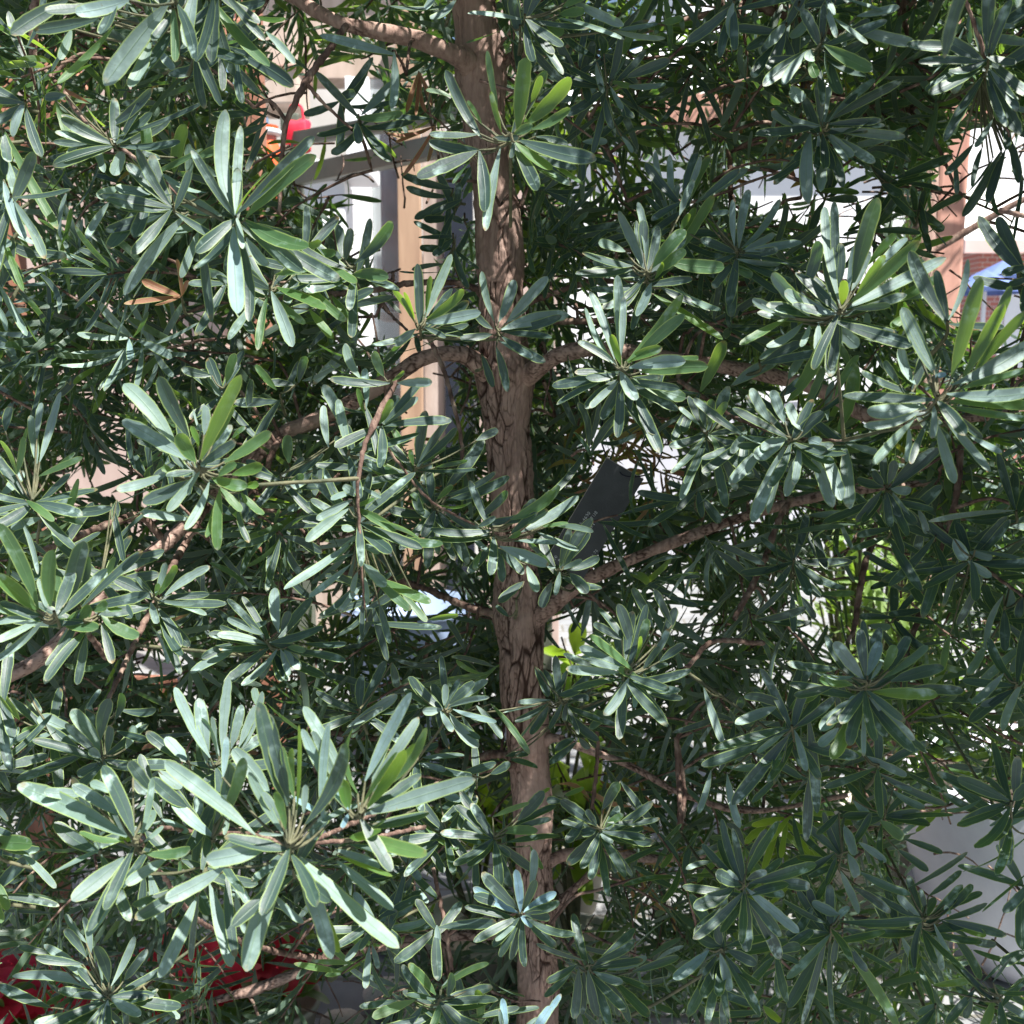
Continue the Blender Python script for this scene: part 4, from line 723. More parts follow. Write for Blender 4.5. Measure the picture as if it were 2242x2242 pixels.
F 1.2 650 1230 | 935 1395 56 d 660 1240; 800 1440 54 d 670 1320; 650 1640 50 d 640 1420; 990 1420 50 g 800 1420; 770 1560 50 d 680 1430; 540 1390 50 d 640 1260; 700 1540 30 d 660 1340; 440 1540 40 d 640 1340; 720 1500 60 d 430 1570; 710 1590 62 d 440 1560; 940 980 56 p 720 990; 1010 1020 20 g 720 1000; 980 1180 36 p 900 1000; 770 1220 40 d 690 1010; 1180 1540 54 d 1370 1510; 1190 1610 54 p 1060 1600; 990 1360 30 d 870 1150; 1260 1340 30 d 1450 1280; 1320 1420 24 d 1160 1330
F 0.92 1060 1910 | 878 1690 92 b 1040 1900; 1020 1620 76 d 1050 1880; 1128 1690 86 b 1060 1880; 1215 1710 72 g 1150 1850; 1292 1660 82 d 1180 1850; 1395 1710 92 b 1130 1900; 1485 1830 92 d 1190 1910; 735 1850 64 b 985 1885; 612 1810 64 d 900 1840; 790 1905 72 g 980 1930; 1595 1965 78 d 1300 1950; 1452 1985 82 g 1090 1970; 1322 2240 72 b 1070 2000; 1392 2305 82 d 1120 2030; 960 2010 70 B 1060 2030; 800 2185 92 b 980 2010; 862 2345 94 g 1000 2050; 790 2270 72 b 900 2170; 1240 2250 42 b 1110 2080; 1040 2330 36 b 1045 2060; 1140 1800 30 p 1080 1900; 650 1990 60 d 900 1920
I 0.98 640 270 | 325 262 78 b 560 165; 202 405 74 d 610 280; 135 492 84 d 565 325; 445 422 42 p 610 300; 308 712 88 d 635 310; 720 915 84 d 745 540; 780 760 76 d 730 210; 720 525 52 b 655 295; 375 105 74 d 640 190; 790 85 80 g 625 175; 540 600 36 d 620 310; 350 840 60 b 280 540; 255 370 60 b 150 60; 120 760 50 b 190 520; 450 500 60 b 270 500; 420 700 50 d 560 560; 1280 550 60 b 1050 440; 970 440 60 g 1030 430; 1310 630 50 b 1150 560; 1490 640 60 d 1260 520
I 0.96 370 1150 | 570 805 94 d 375 1120; 778 1045 84 d 400 1150; 742 1165 84 d 520 1140; 215 1090 96 d 365 1160; 92 1285 94 d 320 1170; 388 1530 94 d 378 1180; 575 1570 98 d 400 1235; 680 1422 78 b 385 1175; 600 1215 74 d 430 1180; 280 1080 50 b 350 1140; 500 1080 60 d 390 1130; 500 850 60 d 400 1000; 50 1070 40 d 200 1030; 220 1390 50 b 210 1290
I 0.98 250 1510 | 110 1440 92 d 240 1500; 58 1890 94 d 220 1550; 295 1750 74 b 240 1540; 458 1885 98 d 270 1550; 442 1600 74 d 280 1520; 525 1450 66 d 275 1500; 215 1385 84 d 245 1490; -20 1680 80 b 180 1520; 690 1500 70 d 540 1530; 140 1660 60 d 220 1550; 680 1590 50 d 560 1540; 260 1960 60 d 260 1740
I 1.04 860 1380 | 750 1260 84 b 905 1325; 612 1680 64 b 855 1430; 618 1840 84 d 800 1520; 690 1950 74 d 830 1440; 870 1930 42 d 855 1440; 1235 1960 76 g 880 1430; 1370 1350 66 d 905 1360; 1215 1640 54 d 970 1500; 590 1245 54 d 830 1370; 1105 1475 62 d 930 1400; 560 1480 60 d 800 1430; 870 1590 50 d 890 1430; 1060 1640 60 d 940 1480; 960 1280 50 b 870 1370
I 1.1 920 980 | 990 992 72 b 925 820; 1000 1118 72 b 950 980; 1012 1318 72 b 910 1080; 1302 1215 66 b 1010 1080; 1190 1312 66 d 980 1170; 1165 1030 54 b 1010 920; 780 880 60 d 900 760; 830 1160 40 d 890 1000; 1400 1080 60 d 1230 960; 1260 900 76 g 1130 800; 1540 770 50 d 1220 780; 1480 980 50 d 1260 900; 1070 780 60 b 980 680; 1320 1330 50 d 1040 1180; 700 1100 50 d 880 980; 1380 730 60 b 1200 630; 1160 720 40 d 1120 560; 730 1000 60 d 560 1060
I 1.1 1370 1330 | 1230 1210 60 b 1350 1330; 1585 1080 48 d 1400 1220; 1618 975 36 d 1290 1175; 1650 1160 62 d 1520 1300; 1728 1260 44 d 1480 1350; 1722 1440 70 g 1490 1365; 1835 1440 62 d 1480 1350; 1692 1685 66 d 1530 1430; 1520 1320 46 p 1490 1270; 1778 1490 62 d 1580 1440; 1560 1620 50 b 1430 1370; 1480 1640 50 b 1440 1400; 1700 1200 50 d 1500 1290; 1410 1570 50 p 1420 1430; 1330 1610 50 p 1250 1440; 1800 1600 70 d 1960 1520; 1620 1450 60 d 1460 1350; 1350 1180 50 d 1390 1320
I 0.94 1860 690 | 1560 570 100 d 1850 690; 1895 440 84 d 1880 665; 1710 560 72 d 1840 660; 1575 830 74 d 1850 700; 1830 1050 94 d 1840 800; 1960 740 70 b 1820 830; 1590 1085 32 d 1960 880; 1700 1310 32 d 1960 1085; 1815 1310 64 d 1960 1150; 1740 830 20 b 1850 750; 1560 830 60 d 1850 720; 1500 750 40 b 1700 680; 1960 600 80 d 1870 690; 1640 150 60 p 1820 -20; 1810 300 60 p 1930 20; 1690 160 60 b 1930 100
I 1.05 1800 1780 | 1640 1690 50 g 1420 1720; 1960 1900 60 d 1760 1770; 1960 1760 40 d 1680 1720; 1800 1600 20 d 1700 1700; 1600 1900 60 d 1640 1780; 1340 1880 50 b 1440 1820; 1860 1560 24 d 1760 1700; 1500 1930 60 d 1660 1740; 1780 1830 50 g 1620 1800; 580 1920 60 y 480 1830; 1960 1640 30 d 1830 1740; 1700 1960 60 g 1760 1800; 1890 1900 60 g 1960 1960
G 0.70 1610 930 | 1690 165 92 p 1925 575; 1385 530 66 p 1580 880; 1298 400 114 p 1500 650; 918 475 114 p 1420 880; 1440 140 128 d 1600 720; 1490 200 100 d 1610 700; 1565 385 58 g 1640 680; 1625 395 46 g 1640 640; 1665 268 22 g 1650 740; 1612 660 42 B 1850 800; 1830 255 62 p 1800 840; 1145 1020 125 b 1500 940; 920 1240 112 b 1250 1060; 1370 1640 150 p 1600 970; 1845 1570 122 p 1630 990; 2220 1510 120 p 1665 1000; 1885 1535 64 y 1780 1240; 1690 1370 52 b 1520 1200; 1440 870 24 b 1580 880; 1700 600 50 b 1690 760; 1360 450 90 g 1240 780; 1930 370 110 d 1700 820; 1460 640 60 b 1560 800; 1400 1140 90 p 1600 960; 1260 330 60 p 1240 560; 2080 700 60 b 1720 860; 1530 640 60 g 1590 850
H 0.71 120 760 | 408 88 104 b 150 580; 450 225 84 b 180 620; 495 285 84 g 200 640; 432 375 72 y 160 720; 290 300 64 b 190 590; 80 288 26 g 110 650; 765 568 112 b 140 770; 515 610 20 y 430 740; 495 990 104 g 120 880; 238 860 84 y 60 890; 345 980 64 d 60 930; 308 1295 86 b -10 1020; 305 1110 34 y -10 990; 235 1060 64 b -20 960; 30 570 84 y 60 740; -140 300 60 b 40 700; -200 290 70 p -20 660; 380 410 90 y 150 740; 330 420 50 g 140 700; 260 800 20 g 180 850; 20 840 40 B 60 760; -60 560 60 B 60 740
G 0.76 740 900 | 98 600 134 p 705 890; 402 600 84 b 660 770; 572 495 112 d 745 885; 245 640 82 p 480 650; 278 1105 74 b 560 960; 400 1245 112 b 695 1000; 488 1445 114 b 725 1000; 850 560 50 p 790 870; 700 1155 84 b 930 1010; 500 590 70 p 640 640; 440 870 84 g 690 910; 860 740 60 p 780 880; 720 470 84 d 850 640; 910 830 36 p 800 920; 660 900 50 y 730 905; 1060 960 80 g 800 980; 830 650 90 d 740 560
G 0.82 1180 900 | 950 680 94 b 1190 890; 845 565 96 d 1050 730; 1280 480 90 d 1190 820; 1130 580 60 d 1250 520; 1050 870 50 p 900 790; 1250 880 50 p 1230 620; 1370 480 70 d 1250 800; 1000 1020 40 g 1060 1080; 1230 1050 60 p 1140 1040; 1290 620 60 d 1340 470; 1010 620 90 p 880 520
G 0.85 1200 490 | 972 58 78 b 1170 450; 1105 118 94 b 1150 480; 1272 0 72 b 1240 440; 1345 155 68 p 1285 400; 1125 228 32 b 1210 470; 1425 160 62 b 1330 390; 922 335 86 p 1040 465; 1300 160 30 b 1265 380; 1290 480 80 y 1200 560; 1410 60 60 p 1440 170; 1180 220 40 b 1220 440; 1460 80 60 b 1350 400
G 0.80 1120 1080 | 900 1360 84 b 830 1090; 885 1675 96 b 1095 1220; 1062 1585 52 d 1110 1200; 1288 1615 94 b 1165 1150; 1310 1560 74 d 1265 1070; 1385 1270 62 b 1280 1070; 780 1300 60 d 800 1100; 960 1340 50 d 1060 1180; 1180 1000 40 g 1250 1040; 1370 1430 50 b 1310 1200; 1000 1100 30 g 1000 1010
G 0.98 570 440 | 212 225 104 p 430 325; 400 180 94 p 570 420; 612 120 96 d 560 350; 620 270 74 d 592 432; 745 270 62 p 700 400; 92 570 72 d 490 420; 430 545 74 d 560 480; 155 385 62 b 310 300; 820 350 50 d 650 300; 680 90 60 d 640 240; 540 580 60 g 540 480; 500 400 60 p 560 450; 120 310 50 g 230 270; 560 70 50 d 480 180; 230 200 40 d 150 60; 0 60 50 g 110 240; 250 500 80 d 460 420; 870 180 60 d 660 180
G 0.9 0 930 | 180 930 104 g -80 920; 312 1175 52 b 110 970; 42 1300 66 g -30 1130; 10 1370 60 g -40 1200; 0 500 40 y -30 440; 110 240 30 y -10 100; 60 880 50 d -60 830
G 1.0 600 1770 | 245 1490 66 b 565 1745; 68 1665 72 b 560 1760; 190 1925 76 b 560 1790; 465 1335 50 b 500 1560; 750 1445 56 b 620 1720; 820 1515 64 d 690 1690; 1008 1835 92 d 670 1775; 785 1885 74 b 620 1790; 405 1775 52 b 575 1780; 480 1960 64 b 600 1800; 535 1495 84 d 605 1700; -10 1715 76 d 280 1840; 515 1500 24 p 570 1750; 580 1960 64 b 600 1800; 360 1320 50 b 480 1480; 200 1560 60 d 460 1600; 100 1500 50 d 280 1540; 360 1400 60 d 480 1560; 700 1960 60 d 680 1800; 1000 1900 50 p 880 1800
H 1.02 1020 1320 | 752 1172 68 B 1005 1315; 988 1072 68 B 1015 1310; 1215 1200 64 B 1030 1310; 1090 1385 62 B 1015 1330; 878 1470 66 B 1010 1340; 800 1090 84 d 1000 1290; 755 1215 72 d 1000 1310; 755 1475 64 d 1000 1340; 860 1500 62 d 1010 1340; 1325 1435 74 d 1050 1340; 1235 1260 84 d 1040 1310; 1215 1505 64 d 1040 1340; 1040 1615 60 d 1030 1340; 960 1575 62 d 1015 1350; 900 1560 62 d 1010 1350; 1060 1225 18 B 1020 1310; 1180 1340 70 d 1040 1320; 1100 1130 60 d 1030 1300; 1090 960 60 b 1070 1180
H 1.08 1460 845 | 1238 685 78 d 1440 830; 1560 585 74 d 1470 740; 1792 788 52 d 1500 810; 1768 922 62 d 1490 850; 1275 1045 78 d 1440 870; 1408 1105 62 d 1450 870; 1545 1095 52 d 1480 880; 1588 765 50 g 1480 840; 1528 925 62 b 1460 860; 1640 1110 32 d 1490 880; 1380 740 50 d 1440 820; 1350 870 70 d 1440 850; 1160 690 60 d 1240 690; 1370 620 50 g 1260 660; 1700 760 50 d 1570 580; 1270 920 70 d 1370 800
H 1.08 870 890 | 545 710 84 b 805 875; 1065 700 38 g 860 780; 1148 638 84 d 1000 800; 1215 720 62 d 980 830; 1190 790 44 d 960 850; 1112 855 64 g 880 860; 1235 885 64 d 940 920; 1097 1080 66 d 900 925; 960 1165 72 d 870 920; 672 955 62 g 460 790; 590 1090 60 d 500 930; 560 900 60 d 400 830; 740 1000 40 d 780 900; 770 1180 50 d 760 960; 1140 1070 40 g 1070 940; 700 1000 50 b 560 880; 1180 620 36 y 1060 700; 690 690 60 b 560 640; 960 1000 50 d 880 930
H 1.1 590 180 | 330 100 74 b 50 280; 842 112 44 b 610 170; 832 18 64 b 640 160; 882 252 52 b 640 180; 782 392 72 b 620 200; 640 305 50 p 570 190; 702 440 58 b 470 450; 602 520 48 b 440 480; 912 345 64 b 770 160; 1068 430 44 g 850 150; 470 190 60 b 580 180; 600 40 50 b 590 160; 330 60 60 d 300 -80; 760 30 80 d 620 150; 400 0 60 d 480 130; 880 480 60 d 680 540; 960 480 60 d 850 540; 780 370 40 d 690 220; 560 380 60 d 440 410; 1000 360 30 d 1160 140; 450 590 40 d 400 420; 250 170 50 d 20 330
H 1.2 1240 120 | 1000 140 38 b 1180 128; 912 205 52 d 1160 135; 985 250 52 d 1170 145; 1072 320 64 d 1170 160; 1360 55 66 d 1220 100; 1400 295 84 b 1690 20; 1170 110 74 d 1095 -60; 1210 85 60 d 1280 -40; 1175 290 40 d 1250 140; 1260 250 40 d 1280 140; 1500 190 64 b 1640 -40; 1340 320 36 d 1270 150; 1400 120 60 d 1290 120; 1210 405 60 d 1320 340; 1175 480 50 d 1330 360; 1400 400 50 d 1340 340; 1060 430 50 d 930 440; 1110 510 60 d 960 460; 1760 190 70 d 1700 30; 1560 0 60 d 1640 60
H 1.05 1400 1600 | 1105 1485 28 d 1380 1580; 1312 1905 74 d 1340 1620; 1445 1890 74 d 1390 1630; 1625 1925 64 d 1480 1680; 1732 1890 84 d 1530 1680; 1585 1700 64 b 1420 1640; 1540 1900 60 d 1450 1660; 1880 1830 32 r 1600 1690; 1160 1700 60 d 1330 1600; 1360 1880 60 d 1370 1620; 1730 1740 60 d 1540 1660; 1720 1560 60 b 1500 1630; 1650 1480 60 d 1440 1580; 1150 1780 50 d 1300 1640; 1900 1560 60 d 1640 1640
H 1.0 560 1790 | 390 1600 74 g 545 1770; 840 1595 52 g 570 1740; 380 1770 56 d 550 1795; 645 1960 66 d 440 1830; 190 1895 74 g 430 1800; 118 1835 54 d 330 1800; 665 1660 64 d 690 1900; 775 1740 66 g 790 1960; 640 1650 64 d 610 1780; 350 1960 60 d 470 1830; 740 1620 20 p 580 1720; 520 1960 60 g 570 1800; 1040 1780 20 d 830 1680; 800 1820 50 b 740 1760; 560 1490 50 b 550 1380; 1010 1840 50 d 760 1900; 1120 1840 50 d 820 1900
H 0.86 1080 1980 | 915 1790 54 B 940 1980; 1242 1765 44 B 1130 1940; 1185 1835 68 B 1070 1990; 1120 1900 50 b 1000 1990; 900 1850 40 b 920 1990
H 1.15 220 1330 | 88 1200 64 b 215 1370; 415 1270 64 b 225 1365; 502 1352 64 b 240 1395; 152 1735 54 b 175 1500; 225 1625 44 b 190 1490; 575 1490 60 b 400 1430; 570 1600 30 b 540 1480; 500 1260 50 b 430 1160; 40 1580 50 b 160 1440; 460 1130 60 b 390 1010; 410 1050 60 b 320 960; 330 1300 60 d 250 1400; 120 1520 60 d 210 1400
"""
def parse():
    for line in CL.strip().splitlines():
        h, r = line.split('|'); q, Y, cx, cy = h.split()
        lv = []
        for e in r.split(';'):
            s = e.split(); lv.append((float(s[0]), float(s[1]), float(s[2]), s[3], float(s[4]) if len(s) > 4 else float(cx), float(s[5]) if len(s) > 4 else float(cy)))
        yield q, float(Y), float(cx), float(cy), lv
def leafcol(ty):
    a = TYPES[ty]
    return (min(1, max(0, a[0] + rnd.uniform(-.3, .3))), min(1, max(0, a[1] * rnd.uniform(.7, 1.2) + rnd.uniform(0, .08))), min(1, max(0, a[2] + rnd.uniform(-.22, .15) * (a[2] > 0))), rnd.choice((0, .2, .6, 1.0)))
def nearest_branch(p, back=.03):
    d = BP - np.array(p); dist = np.linalg.norm(d, axis=1); u = np.array(p) - np.array(CAM); u = u / np.linalg.norm(u)
    along = d @ u; lat = np.linalg.norm(d - along[:, None] * u, axis=1)
    cost = lat + .3 * np.abs(along) + np.where(along < back, .5, 0) + .4 * np.maximum(0, d[:, 2]); i = int(cost.argmin()); return Vector(BP[i]), float(dist[i])
def stem_curve(c, ax, target):
    L = (target - c).length
    return catmull([c, c - ax * min(.05, L * .3), c.lerp(target, .6) - ax * L * .12, target], 6)
def split_groups(raw):
    out = []
    for q, Y, cx, cy, lv in raw:
        n = len(lv); par = list(range(n)); pts = [[((bx + (tx - bx) * f) * 1.0, (by + (ty - by) * f) * 1.0) for f in (0, .35, .7, 1)] for tx, ty, w, t, bx, by in lv]
        def find(i):
            while par[i] != i: i = par[i]
            return i
        for i in range(n):
            for j in range(i):
                if min(math.hypot(a[0] - b[0], a[1] - b[1]) for a in pts[i] for b in pts[j]) < 75: par[find(i)] = find(j)
        comp = {}
        for i in range(n): comp.setdefault(find(i), []).append(lv[i])
        big = max(comp.values(), key=len)
        for c in comp.values():
            if c is big: out.append((q, Y, cx, cy, c))
            else: out.append((q, Y + .03, sum(l[4] for l in c) / len(c), sum(l[5] for l in c) / len(c), c))
    return out
def polyline_dist(x, y, pl):
    best = np.full(len(x), 1e9)
    for (x0, y0, w0), (x1, y1, w1) in zip(pl, pl[1:]):
        dx, dy = x1 - x0, y1 - y0; t = np.clip(((x - x0) * dx + (y - y0) * dy) / (dx * dx + dy * dy + 1e-9), 0, 1)
        dd = np.hypot(x - x0 - t * dx, y - y0 - t * dy) / (w0 * .5 + 14); best = np.minimum(best, dd)
    return best
PROT = [([(x, y, w) for x, y, w in tl], 1.5, .985)] + [([(x, y, w) for x, y, w, Y in l][:9], 1.42, .96) for l in (limbs[0], limbs[2], limbs[3], limbs[4], limbs[6])] \
     + [([(x, y, w) for x, y, w, Y in l], min(p[3] for p in l) + .02, .7) for l in twigs[:12]] + [([(1155, 880, 60), (1080, 1000, 60), (1030, 1060, 60)], 1.37, .98)]
clusters = split_groups(parse()); print('clusters', len(clusters))
for (q, Y, cx, cy, lv) in clusters:
    C0 = Q(q, cx, cy, Y); toc = (CAM - C0).normalized()
    ax = (toc * .8 + Vector((0, 0, .35)) + Vector((C0.x, 0, 0)) * .25).normalized()
    L = Leaves(); dead = Leaves(); bases = []
    for (tx, ty, w, t, bx, by) in lv:
        offb = math.hypot(bx - cx, by - cy)
        yb = Y + min(.06, offb * ZS / F * .5) + rnd.uniform(-.004, .006)
        B = Q(q, bx, by, yb)
        pl = math.hypot(tx - bx, ty - by) * ZS / F * Y
        lean = rnd.uniform(.15, .62) if pl < .085 else rnd.uniform(.0, .35)
        if t == 'd' and rnd.random() < .3: lean = rnd.uniform(-.35, .1)
        if ty < by - 60 and t in 'pbB': lean = rnd.uniform(-.55, -.05)      # upright leaves that turn their face to the sun
        T_ = Q(q, tx, ty, yb - pl * lean)
        d = (T_ - B).normalized(); sd = d.cross(ax)
        if sd.length < .05: sd = Vector((1, 0, 0))
        nn = sd.normalized().cross(d)
        roll = rnd.gauss(0, .28)
        wr = w * ZS / F * Y
        if w < 34 and pl > .03 and t != 'r': roll = rnd.choice((-1, 1)) * rnd.uniform(1.0, 1.25); wr = max(wr, .0085)
        nn = Matrix.Rotation(roll, 3, d) @ nn
        (dead if t == 'r' else L).add(B, T_, nn, wr * .85, rnd.gauss(-.035, .045), rnd.gauss(0, .025), leafcol(t))
        bases.append(B)
    target, dist = nearest_branch(C0)
    isdead = len(dead.b) > len(L.b)
    if dist < .5: sc = stem_curve(C0, ax, target)
    else: sc = catmull([C0, C0 - ax * .06, C0 - ax * .14 + Vector((0, .03, -.03))], 6)
    if len(lv) < 8: sc = sc[:max(6, len(sc) // 2)]
    # dark older leaves a little way back along the stem
    if not isdead:
        nb = 3 if Y < .9 else min(14, 5 + len(lv) // 2)
        for k in range(nb):
            i = rnd.randint(1, max(1, min(len(sc) - 2, 4))); b = Vector(sc[i])
            a = rnd.uniform(0, 6.283); u1 = ax.cross(Vector((0, 0, 1))).normalized(); u2 = ax.cross(u1)
            d = (u1 * math.cos(a) + u2 * math.sin(a) + ax * rnd.uniform(-.2, .5)).normalized()
            l_ = rnd.uniform(.04, .075)
            ms = np.array([tuple(b + d * l_ * f) for f in (.3, .65, 1)]); xs, ys, _d = proj_np(ms)
            if any((polyline_dist(xs, ys, pl) < 1).any() and b.y < Yp for pl, Yp, pp in PROT[:8]) and rnd.random() < .95: continue
            L.add(b, b + d * l_, ax + Vector((rnd.gauss(0, .25), 0, rnd.gauss(.2, .25))), rnd.uniform(.008, .0125), rnd.uniform(-.1, .02), rnd.uniform(-.04, .04), leafcol('d'))
    if isdead: o = mesh_obj('dead_leaf_cluster', dead.mesh('dead_leaf_cluster', True), DEAD); o['label'] = 'dry reddish brown dead leaves'
    else:
        o = mesh_obj('leaf_cluster', L.mesh('leaf_cluster', True), LEAF)
    tree_part(o)
    rr = np.linspace(.0013, .0021, len(sc))
    st = [(sc, rr)]
    for B in bases:                                       # short links so that every leaf base sits on the wood
        near = min((Vector(s) for s in sc), key=lambda s: (s - B).length)
        if (near - B).length > .006:
            m_ = near.lerp(B, .5) + Vector((0, 0, -.003)); pt = catmull([near, m_, B], 4); st.append((pt, np.linspace(.0013, .0008, len(pt))))
    s = mesh_obj('stem', tubes_mesh('stem', st, 6, .15), GSTEM); s.parent = o
n_parts = len(clusters)

# ------------------------------------------------------------------ the rest of the crown
# places where the crown is open, in the 1932 view: x, y, rx, ry, chance that a leaf is missing
GAPS = [(758, 405, 104, 112, .91), (600, 230, 110, 85, .68), (740, 285, 120, 50, .82), (800, 560, 62, 60, .9), (800, 760, 58, 110, .84), (720, 600, 55, 50, .7),
        (1865, 400, 90, 160, .97), (1800, 440, 45, 150, .93), (1870, 570, 60, 60, .9), (1540, 360, 150, 55, .75), (1600, 490, 80, 70, .7), (1330, 205, 80, 22, .6),
        (1850, 1640, 120, 150, .96), (1900, 1790, 70, 110, .9), (1760, 1640, 60, 70, .75),
        (1095, 1460, 50, 65, .8), (1090, 1690, 50, 75, .85), (1065, 1240, 45, 65, .75), (905, 1590, 45, 90, .6), (800, 1150, 80, 40, .45), (830, 1690, 50, 50, .5),
        (470, 1835, 90, 50, .6), (25, 1860, 50, 70, .55), (640, 1890, 80, 45, .8), (1620, 1130, 120, 110, .6), (20, 400, 45, 220, .5),
        (230, 900, 45, 45, .5), (1200, 880, 90, 60, .5), (600, 330, 60, 40, .7), (1170, 150, 60, 50, .3), (720, 150, 90, 40, .5), (300, 1240, 60, 40, .5), (480, 620, 40, 40, .4)]
GA = np.array(GAPS)
def gap_filter(L):
    b = np.array(L.b); t = np.array(L.t); keep = np.ones(len(b), bool)
    for fr in (.2, .5, .95):
        m = b + (t - b) * fr; x, y, dep = proj_np(m); inside = (x > -250) & (x < 2200) & (y > -150) & (y < 2100)
        pr = np.zeros(len(b))
        for g in GA:
            q = ((x - g[0]) / g[2]) ** 2 + ((y - g[1]) / g[3]) ** 2
            pr = np.maximum(pr, np.where(q < 1, g[4], np.where(q < 1.35, g[4] * .4, 0)))
        for pl, Yp, pp in PROT:
            dd = polyline_dist(x, y, pl); pr = np.maximum(pr, np.where((dd < 1) & (m[:, 1] < Yp), pp, 0))
        keep &= ~((NR.random(len(b)) < pr) & inside)
    L.filt(keep); return L
def sprig(L, ST, base, d, length, nl, scale=1., droop=.3, ty=None, tipros=True):
    d = Vector(d).normalized(); p = [Vector(base)]; cur = d.copy(); n = 7
    for i in range(n):
        cur = (cur + Vector((rnd.gauss(0, .10), rnd.gauss(0, .10), rnd.gauss(0, .07) - droop / n))).normalized(); p.append(p[-1] + cur * length / n)
    ST.append((np.array(p), np.linspace(.0022, .0012, n + 1)))
    typ = ty or rnd.choices(('d', 'b', 'g', 'p', 'y'), (62, 17, 15, 4, 2))[0]
    ph = rnd.uniform(0, 6.28)
    for k in range(nl):
        f = .30 + .70 * (k / (nl - 1)) ** .75; i = min(n - 1, int(f * n)); b = p[i].lerp(p[i + 1], f * n - i) if i < n else p[-1]
        ax = (p[i + 1] - p[i]).normalized(); a = ph + k * 2.4
        u1 = ax.cross(Vector((0, 0, 1)));  u1 = u1.normalized() if u1.length > .05 else Vector((1, 0, 0)); u2 = ax.cross(u1)
        out = u1 * math.cos(a) + u2 * math.sin(a); fwd = rnd.uniform(.35, .85) if f < .95 else rnd.uniform(.5, 1.5)
        dd = (out + ax * fwd + Vector((0, 0, -.12))).normalized(); l_ = scale * rnd.uniform(.058, .098) * (1 if f < .9 else .85)
        nn = (ax - dd * ax.dot(dd)) + Vector((rnd.gauss(0, .2), rnd.gauss(0, .2), rnd.gauss(.35, .2)))
        L.add(b, b + dd * l_, nn, scale * rnd.uniform(.0068, .0108), rnd.gauss(-.04, .06), rnd.gauss(0, .04), leafcol(typ if rnd.random() < .75 else 'd'))
TX = P2(965, 900, TY).x
def outward(p):
    v = Vector((p.x - TX, p.y - TY, 0)); v = v.normalized() if v.length > .05 else Vector((1, 0, 0)); return v
FL = Leaves(); FS = []
EXTRA = []
def place(n, fn, **kw):
    for k in range(n):
        c = fn(); o = outward(c)
        d = (o * rnd.uniform(.3, 1) + Vector((rnd.gauss(0, .55), rnd.gauss(0, .5), rnd.gauss(.18, .45)))).normalized(); ln = rnd.uniform(.10, .2)
        sprig(FL, FS, c - d * ln * .6, d, ln, rnd.randint(16, 26), droop=rnd.uniform(.1, .8), **kw)
# in view: behind and around the trunk (Y from 1.2 to 2.15)
def inview():
    Y = 1.2 + .95 * rnd.random() ** .9
    return P(rnd.uniform(-150, 2400), rnd.uniform(-150, 2400), Y)
place(1350, inview)
def crownback():
    Y = 1.75 + .55 * rnd.random(); return P(rnd.uniform(-150, 2400), rnd.uniform(-150, 2400), Y)
place(640, crownback)
def crownright(): return P(rnd.uniform(1100, 2300), rnd.uniform(200, 2100), rnd.uniform(1.6, 2.2))
place(170, crownright)
def crownleft(): return P(rnd.uniform(-150, 950), rnd.uniform(250, 1650), rnd.uniform(1.6, 2.2))
place(190, crownleft)
gap_filter(FL)
def sun_lanes(L, prob):
    # leaves taken out along the sun's path so chosen sprays and bark stay lit
    m = (np.array(L.b) + np.array(L.t)) / 2; keep = np.ones(len(m), bool); S = np.array(SUN)
    for q, x, y, Y, r in (('A', 1310, 1200, .9, .11), ('A', 900, 100, .85, .09), ('A', 100, 1100, .98, .08), ('B', 960, 740, .95, .09), ('B', 1720, 1510, 1.05, .08), ('E', 1580, 165, .96, .09), ('B', 480, 1750, 1.05, .05), ('C', 950, 1600, .86, .12),
                           ('F', 1450, 200, .80, .13), ('F', 640, 600, .96, .09), ('D', 1110, 700, .82, .12), ('D', 260, 1500, .80, .10), ('E', 110, 1100, .97, .09), ('E', -200, 1200, .97, .06), ('G', 1610, 930, .66, .16), ('H', 200, 650, .66, .12), ('G', 740, 850, .73, .10), ('G', 1150, 500, .8, .10),
                           ('C', 1750, 300, .92, .09), ('C', 780, 60, 1.0, .07), ('B', 1300, 80, 1.05, .07), ('D', 860, 1440, .97, .05), ('B', 960, 1120, 1.45, .035), ('B', 980, 1500, 1.45, .03), ('B', 250, 200, 1.4, .03), ('E', 990, 800, 1.45, .03), ('H', 1180, 1700, 1.44, .03), ('D', 1500, 620, 1.4, .03), ('E', 1500, 100, 1.4, .03), ('G', 570, 400, .95, .07)):
        c = np.array(Q(q, x, y, Y)); d = m - c; k = d @ S; dist = np.linalg.norm(d - k[:, None] * S, axis=1)
        keep &= ~((k > .02) & (dist < r) & (NR.random(len(m)) < prob))
    L.filt(keep)
sun_lanes(FL, .72)
print('fill leaves', len(FL.b))
